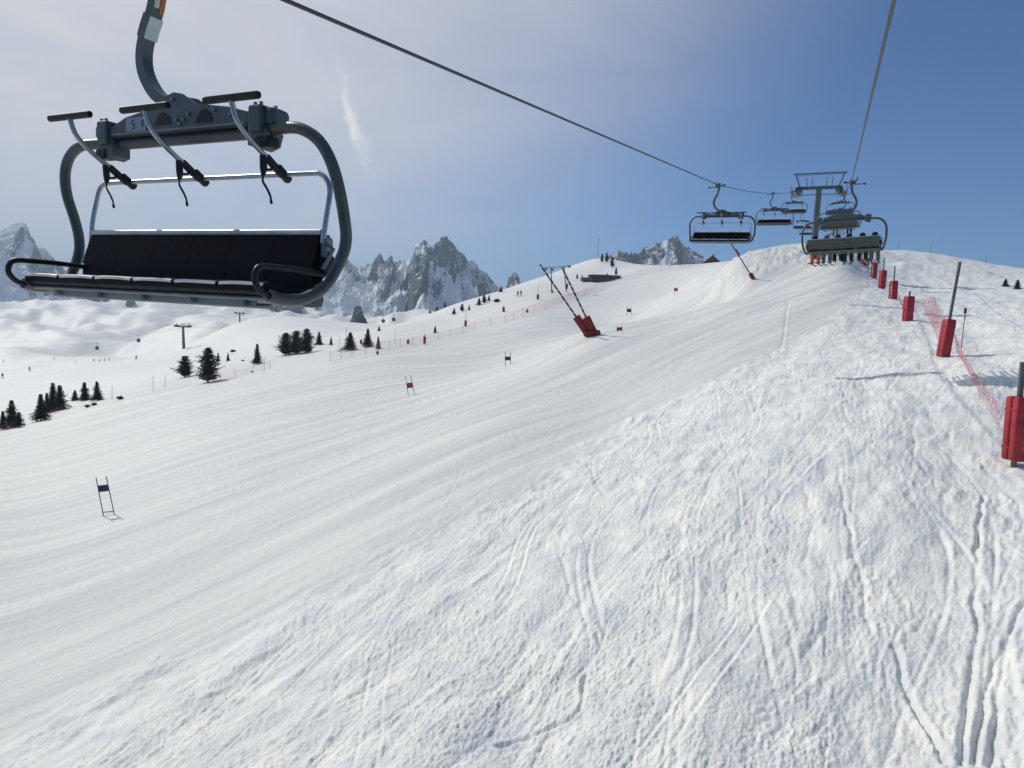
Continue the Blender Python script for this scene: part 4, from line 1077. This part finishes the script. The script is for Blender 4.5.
# ------------------------------------------------------------------ edge fences, red edge posts
def fence(px, h, label, group, step=.8, th=.035, mat='net_pale'):
    pts = [hit(*q) for q in px]; pts2 = []
    for i in range(len(pts)-1):
        n = 4
        for k in range(n): 
            p = pts[i].lerp(pts[i+1], k/n); p.z = gz(p.x, p.y); pts2.append(p)
    pts2.append(pts[-1])
    o = net('edge_net', [p + Vector((0,0,h)) for p in pts2], [p + Vector((0,0,.1)) for p in pts2], step, th, mat, label, 'safety net', group)
    for p in pts2[::2]:
        m = MB(); m.tube([p - Vector((0,0,.3)), p + Vector((0,0,h+.25))], .03, 6); m.build('net_stake', M['gate_pole_r'], o)
    return o
GF = 'faded nets along the left edge of the run'
fence([(330,362),(352,357),(378,352),(400,348),(425,343)], 1.6, 'faded red net from the lower conifers to the first red edge post', GF, .32, .02)
fence([(425,343),(450,337),(475,329),(505,322)], 1.6, 'faded red net between two red edge posts on the run edge', GF, .35, .02)
fence([(505,322),(522,317),(545,309),(575,299)], 2.2, 'pale pink net running up to the lift portal', GF, .35, .025)
fence([(575,299),(595,291),(610,286),(640,275.5)], 2.2, 'pale pink net in front of the brown lodge', GF, .4, .03)
fence([(640,275.5),(660,271),(680,268),(700,265.5)], 2.2, 'reddish net on the skyline below the pointed peak', GF, .25, .016, 'net')
fence([(205,384),(235,378),(270,369)], 1.3, 'faded red net beside the big dark pine', GF, .32, .02)
fence([(0,432),(12,429),(24,424)], .9, 'red net around the first clump of conifers at the left', GF, .25, .014, 'net')
fence([(36,421),(50,416),(62,411)], .8, 'red net around the second clump of conifers', GF, .25, .016, 'net')
GE = 'red padded posts along the far edge of the run'
def edge_post(u, v, hp, hpole, label):
    p = hit(u, v); k = p.y/F; return post(p, p + Vector((0,0,hpole*k)), .04, hp/hpole, 2.4*k, .05, label, GE)
edge_post(424.5,344,7.5,11,'red edge post left of two others on the far net'); edge_post(465.5,327,6.5,16,'red edge post with tall pole below the ridge conifers'); edge_post(503.5,312,5,7,'short red edge post right of the ridge thicket'); edge_post(537.8,300,5.5,15,'red edge post with tall pole left of the lift portal'); edge_post(377.5,354.5,3,6,'tiny red edge post at the foot of the thin conifer'); edge_post(527,312.5,3,5,'stubby dark red edge post below the lift portal')
# loose bamboo stakes by the gully
for (u, v, h, lab) in ((112,400,2.4,'thin stake leaning by the round bush'),(153,391,2.6,'thin stake left of the rounded pine'),(165,388,2.2,'thin stake nearest the rounded pine'),(264,372,2.6,'thin stake under the lone slender conifer'),(339,352,3.5,'tall thin stake left of the full conifer'),(346,346,4.5,'tallest thin stake behind the full conifer'),(395,344,3.0,'thin stake left of the first red edge post')):
    stake(u, v, h, lab, .035)

# ------------------------------------------------------------------ lift portal on the far slope
p0, p1 = hit(552,292.5), hit(566.5,289); dd = (p0.y+p1.y)/2
o = empty('lift_portal', p0, 'small grey two-legged lift portal behind the leaning striped poles', 'lift tower')
tp0, tp1 = at(551,268,p0.y)-p0, at(564,266.5,p0.y)-p0; q1 = at(566.5,289,p0.y)-p0
for (a_, b_) in ((Vector((0,0,-1)), tp0), (q1 - Vector((0,0,1)), tp1)):
    m = MB(); m.tube([a_, b_], [.25,.19], 10); m.build('mast', M['steel'], o, True)
m = MB(); m.tube([tp0 - Vector((2.4,0,.0)), tp0+Vector((0,0,.1)), tp1, tp1 + Vector((2.6,0,.5))], .13, 8); m.build('crossbeam', M['steel'], o)
for c in (tp0 - Vector((1.9,0,.6)), tp0 + Vector((.5,0,-.7)), tp1 + Vector((2.0,0,-.1))):
    m = MB(); m.box(c, (1.0,2.2,.35)); 
    for k in range(4): m.tube([c+Vector((-.2,-.9+k*.6,.25)), c+Vector((.2,-.9+k*.6,.25))], .3, 10)
    m.build('sheave_beam', M['cable'], o)
m = MB(); m.rbox(q1 + Vector((0,-.2,1.0)), (.95,.95,2.0), .2); m.build('pad', M['pad_dark'], o)
m = MB(); m.rbox(Vector((0,-.2,.4)), (1.0,.9,.8), .2); m.build('pad', M['pad'], o)

# ------------------------------------------------------------------ lodge, hut, antenna
def lodge():
    p = hit(605, 281, 320); k = p.y/F; w = 30*k; h = 5.2*k
    o = empty('mountain_lodge', p, 'low brown timber lodge under the wooded knoll', 'building', None, R(3))
    m = MB(); m.box((0,2.5,h*.42), (w,5,h*.95)); m.box((-w*.62,2.8,h*.22), (w*.30,4,h*.62)); wl = m.build('wall', M['wood'], o)
    m = MB(); m.prism([(-w*.53,h*.86),(w*.54,h*.98),(w*.54,h*1.10),(-w*.53,h*.98)], -.8, 5.8, 1); m.build('roof', M['roof'], o)
    m = MB(); m.prism([(-w*.53,h*1.10),(w*.54,h*1.115),(w*.54,h*1.18),(w*.1,h*1.26),(-w*.4,h*1.2)], 1.5, 5.6, 1); m.build('snow_cover', M['snow'], o)
    for i in range(7):
        x = -w*.42 + i*w*.14; m = MB(); m.box((x,-.03,h*.45), (w*.09,.08,h*.35)); wi = m.build('window', M['glass'], wl)
        m = MB(); m.box((x,-.02,h*.26), (w*.10,.18,h*.04)); m.build('sill', M['pole'], wi)
    m = MB(); m.tube([(w*.1,3,h),(w*.1,3,h*1.6)], .35, 8); m.build('chimney', M['pole'], o)
    m = MB(); m.box((-w*.1,-2.2,h*.08), (w*.8,3,.3)); 
    for i in range(9): m.tube([(-w*.48+i*w*.095,-3.6,0),(-w*.48+i*w*.095,-3.6,h*.28)], .06, 6)
    m.build('terrace', M['wood'], o)
lodge()
def hut():
    p = at(710, 266, 335); k = p.y/F; w = 20*k
    o = empty('hut', p, 'dark brown pitched-roof hut peeping over the edge of the snow bank', 'building', None, R(-12))
    m = MB(); m.prism([(-w*.5,-4.5),(w*.5,-4.5),(w*.5,1.0),(w*.1,4.2),(-w*.5,-.2)], .3, 6, 1); wl = m.build('wall', M['wood'], o)
    m = MB(); m.prism([(-w*.66,-.9),(w*.10,4.9),(w*.62,.9),(w*.62,.3),(w*.10,4.25),(-w*.66,-1.6)], -.8, 6.6, 1); m.build('roof', M['roof'], o)
    m = MB(); m.tube([(w*.15,4,4),(w*.15,4,5.9)], .35, 8); m.build('chimney', M['pole'], o)
    for x in (-w*.2, w*.12): m = MB(); m.box((x,.27,-.6), (w*.16,.1,1.1)); m.build('window', M['glass'], wl)
hut()
p = hit(597.5, 259, 415); m = MB(); hh = 21*p.y/F
o = empty('antenna_mast', p, 'thin lattice antenna mast on top of the knoll', 'antenna mast')
for (x, y) in ((-.22,-.2),(.22,-.2),(0,.25)): m.tube([(x,y,-1),(x*.5,y*.5,hh*.9)], .045, 5)
for k in range(14):
    z = hh*.9*k/14; m.tube([(-.2,-.18,z),(.2,-.18,z+.4)], .03, 4); m.tube([(.2,-.18,z),(0,.23,z+.4)], .03, 4)
m.build('mast', M['steel'], o); m = MB(); m.tube([(0,0,hh*.88),(0,0,hh)], .05, 6); m.build('aerial', M['steel'], o)

# ------------------------------------------------------------------ gondola lift in the valley
def gpylon(b, t, depth, label):
    B, T = at(*b, depth), at(*t, depth); B.z = min(B.z, gz(B.x, B.y)); o = empty('gondola_pylon', B, label, 'lift pylon', 'pylons of the gondola lift'); T = T - B
    m = MB(); m.tube([(0,0,-1), T], [.75,.5], 12); m.build('mast', M['grey_paint'], o, True)
    m = MB(); m.box(T + Vector((0,0,-.3)), (7.4,.9,.7)); m.box(T + Vector((0,0,.6)), (2.2,.5,.4)); m.build('crossarm', M['grey_paint'], o)
    for s in (-1,1): m = MB(); m.box(T + Vector((s*3.1,0,.1)), (.9,4,.7)); m.box(T + Vector((s*3.1,0,.8)), (.25,.3,.9)); m.build('sheave_beam', M['cable'], o)
gpylon((184,350),(183,326),345,'nearer grey T-shaped gondola pylon on the snow ridge at the left'); gpylon((240.5,328),(239.5,313),560,'farther faint gondola pylon right of the nearer one')
def cabin_proto():
    o = empty('gondola_cabin', (0,0,0), '', 'gondola cabin')
    m = MB(); m.rbox((0,0,0), (2.1,2.0,2.3), .55); m.build('body', M['cabin'], o, True)
    m = MB(); m.rbox((0,0,.25), (2.14,2.04,.95), .45); m.build('window', M['glass'], o, True)
    m = MB(); m.tube(bez([(0,0,1.1),(.0,0,1.9),(-.35,0,2.5),(-.35,0,3.2)],4), .12, 8); m.box((-.35,0,3.25), (.5,.9,.3)); m.build('hanger', M['steel'], o)
    return o
cab = cabin_proto(); cabs = [(97,348,430,'leftmost dark gondola cabin over the valley'),(138.5,340.5,440,'second gondola cabin from the left, just before the pylon'),(221.5,333,470,'gondola cabin just right of the pylon, left of a pair'),(248.5,332,480,'gondola cabin of the pair right of the pylon, right one'),(313,328.5,560,'gondola cabin above the broad clump of pines, left of two'),(330,327.5,570,'gondola cabin above the very small lone conifer'),(383.2,321,600,'gondola cabin right of the rock pinnacle, left of two'),(393.6,319.5,610,'rightmost gondola cabin, over the run edge')]
for i, (u, v, d, lab) in enumerate(cabs):
    c = cab if i == 0 else copy_tree(cab)
    c.location = at(u, v, d); c['label'] = lab; c['group'] = 'cabins of the gondola lift'; s = 1.05*d/480; c.scale = (s,s,s); c.rotation_euler = (0,0,R(-50))
def gline(sel, label, dv):
    pts = []
    for (u, v, d) in sel: pts.append(at(u, v - dv, d))
    m = MB(); m.tube(pts, .035, 6); o = m.build('gondola_cable', M['cable']); tag(o, label, 'cable')
gline([(-60,352,400),(97,343.3,430),(176,327,345),(221,328.5,470),(240,313,560),(313,324,560),(383,317,600),(440,300,680)], 'thin gondola cable on the near side of the pylon', 0)
gline([(-60,346,405),(138.5,336,440),(190,326.5,347),(248.5,327.6,480),(242,313,562),(330,323,570),(393.6,315.4,610),(450,296,700)], 'thin gondola cable on the far side of the pylon', 0)

# ------------------------------------------------------------------ distant skiers on the snow
SK = [(93.5,361.5,'navy','black','skier standing leftmost in the far group on the ridge'),(99.5,362,'red','black','skier in red standing in the far group on the ridge'),(104.5,361.5,'black','navy','skier in black in the middle of the far group on the ridge'),(109.5,360.5,'blue','grey','skier in blue at the right end of the far group on the ridge'),(75.5,363.5,'black','black','lone skier in black left of the far ridge group'),(29.5,371.5,'grey','black','skier crouching on the slope, second from the left edge'),(2.5,378.5,'black','navy','skier nearest the left picture edge'),(54,359.5,'green','black','skier in green high on the left ridge'),(3.5,362,'khaki','black','skier in khaki above the left edge skier'),(136,360,'navy','black','skier in navy by the light hump right of the ridge group'),(517.5,296.5,'black','black','skier in black on the upper slope left of the lift portal'),(521,296,'navy','grey','skier in navy next to the one in black on the upper slope')]
for (u, v, jk, tr, lab) in SK:
    p = hit(u, v); s = 1.25
    person(Matrix.Translation(p) @ Matrix.Rotation(random.uniform(0,6.3), 4, 'Z') @ Matrix.Scale(s, 4), STAND, jk, tr, 'black', 'black', lab, 'distant skiers on the slopes', False)

# ------------------------------------------------------------------ air
m = MB(); m.box((0,2300,-130), (9000,6400,1000)); hz = m.build('haze', None); tag(hz, kind='stuff')
hm = bpy.data.materials.new('thin_air'); hm.use_nodes = True; nt = hm.node_tree; nt.nodes.clear()
out = nt.nodes.new('ShaderNodeOutputMaterial'); pv = nt.nodes.new('ShaderNodeVolumePrincipled')
pv.inputs['Color'].default_value = (.62,.80,1,1); pv.inputs['Density'].default_value = .00021; pv.inputs['Anisotropy'].default_value = .2
nt.links.new(pv.outputs['Volume'], out.inputs['Volume']); hz.data.materials.append(hm)
HAZE = True
if not HAZE: bpy.data.objects.remove(hz)

# ------------------------------------------------------------------ sun and sky
sc = bpy.context.scene
sd = Vector((math.sin(SUN_AZ)*math.cos(SUN_EL), math.cos(SUN_AZ)*math.cos(SUN_EL), math.sin(SUN_EL)))
l = bpy.data.lights.new('sun', 'SUN'); l.energy = 2.65; l.angle = R(.6); l.color = (1, .965, .87)
lo_ = bpy.data.objects.new('sun', l); C.objects.link(lo_); lo_.rotation_euler = (-sd).to_track_quat('-Z', 'Y').to_euler()
w = bpy.data.worlds.new('World'); sc.world = w; w.use_nodes = True; nt = w.node_tree; N = nt.nodes; Lk = nt.links
bg = N['Background']
sky = N.new('ShaderNodeTexSky'); sky.sky_type = 'NISHITA'; sky.sun_disc = False; sky.sun_elevation = SUN_EL; sky.sun_rotation = SUN_AZ
sky.altitude = 2100; sky.air_density = .85; sky.dust_density = .35; sky.ozone_density = 4.0
tc = N.new('ShaderNodeTexCoord')
def vmath(op, a, b=None):
    n = N.new('ShaderNodeVectorMath'); n.operation = op; Lk.new(a, n.inputs[0])
    if b is not None:
        if isinstance(b, (tuple, Vector)): n.inputs[1].default_value = tuple(b)
        else: Lk.new(b, n.inputs[1])
    return n
def fmath(op, a, b=None, c=None):
    n = N.new('ShaderNodeMath'); n.operation = op
    for i, q in enumerate((a, b, c)):
        if q is None: continue
        if isinstance(q, (int, float)): n.inputs[i].default_value = q
        else: Lk.new(q, n.inputs[i])
    return n.outputs[0]
dirn = vmath('NORMALIZE', tc.outputs['Generated']).outputs[0]
dot = vmath('DOT_PRODUCT', dirn, sd).outputs['Value']
# thin high cloud, thickest towards the sun, drawn out into streaks
mp = N.new('ShaderNodeMapping'); mp.inputs['Rotation'].default_value = (0, R(25), R(20)); mp.inputs['Scale'].default_value = (1.2, 1.2, 4.2)
Lk.new(dirn, mp.inputs['Vector'])
n1 = N.new('ShaderNodeTexNoise'); n1.inputs['Scale'].default_value = 1.7; n1.inputs['Detail'].default_value = 7; n1.inputs['Roughness'].default_value = .55; n1.inputs['Distortion'].default_value = .5
Lk.new(mp.outputs['Vector'], n1.inputs['Vector'])
mr = N.new('ShaderNodeMapRange'); mr.interpolation_type = 'SMOOTHSTEP'; Lk.new(dot, mr.inputs['Value'])
mr.inputs['From Min'].default_value = .37; mr.inputs['From Max'].default_value = .91; mr.inputs['To Min'].default_value = 0; mr.inputs['To Max'].default_value = .92
veil = fmath('MULTIPLY', mr.outputs['Result'], fmath('MULTIPLY_ADD', n1.outputs['Fac'], 1.15, .42))
# one short wisp of old contrail
wd = Vector(ray(354, 125)); wd.normalize(); side = Vector(ray(374,120)) - Vector(ray(354,125)); side.normalize(); upv = Vector(ray(344,70)) - Vector(ray(366,175)); upv.normalize(); side = (side - upv*side.dot(upv)).normalized()
wn = N.new('ShaderNodeTexNoise'); wn.inputs['Scale'].default_value = 26; wn.inputs['Detail'].default_value = 6; Lk.new(dirn, wn.inputs['Vector'])
off = vmath('SUBTRACT', dirn, wd).outputs[0]
dx = fmath('ADD', vmath('DOT_PRODUCT', off, side).outputs['Value'], fmath('MULTIPLY_ADD', wn.outputs['Fac'], .05, -.025)); dy = vmath('DOT_PRODUCT', off, upv).outputs['Value']
ex = fmath('MULTIPLY', fmath('POWER', fmath('ABSOLUTE', dx), 2), -1/(.0065**2)); ey = fmath('MULTIPLY', fmath('POWER', fmath('ABSOLUTE', dy), 2), -1/(.048**2))
wisp = fmath('MULTIPLY', fmath('EXPONENT', fmath('ADD', ex, ey)), fmath('MULTIPLY', fmath('POWER', wn.outputs['Fac'], 2), 3.0))
fac = N.new('ShaderNodeMath'); fac.operation = 'ADD'; fac.use_clamp = True; Lk.new(veil, fac.inputs[0]); fac.inputs[1].default_value = 0
mix = N.new('ShaderNodeMix'); mix.data_type = 'RGBA'; Lk.new(fac.outputs[0], mix.inputs[0]); tint = N.new('ShaderNodeMix'); tint.data_type = 'RGBA'; tint.blend_type = 'MULTIPLY'; tint.inputs[0].default_value = 1; tint.inputs[7].default_value = (.66, .94, 1.16, 1); Lk.new(sky.outputs[0], tint.inputs[6]); Lk.new(tint.outputs[2], mix.inputs[6]); mix.inputs[7].default_value = (7.9, 7.9, 8.25, 1)
mxw = N.new('ShaderNodeMix'); mxw.data_type = 'RGBA'; mxw.clamp_factor = True; Lk.new(wisp, mxw.inputs[0]); Lk.new(mix.outputs[2], mxw.inputs[6]); mxw.inputs[7].default_value = (10.2, 10.1, 10.0, 1); Lk.new(mxw.outputs[2], bg.inputs['Color']); bg.inputs['Strength'].default_value = .082

# ------------------------------------------------------------------ camera
cd = bpy.data.cameras.new('camera'); cam = bpy.data.objects.new('camera', cd); C.objects.link(cam); sc.camera = cam
cd.sensor_width = 36; cd.lens = 36 * F / 1024; cd.clip_end = 20000; cd.clip_start = .05
cam.matrix_world = Matrix.Rotation(math.pi/2 - PITCH, 4, 'X') @ Matrix.Rotation(ROLL, 4, 'Z')
vs_ = sc.view_settings; vs_.view_transform = 'Standard'; vs_.look = 'None'; vs_.gamma = 1; vs_.exposure = 0.08; vs_.use_curve_mapping = False
sc.render.engine = 'CYCLES'; sc.cycles.max_bounces = 6; sc.cycles.use_denoising = True; sc.cycles.volume_bounces = 0
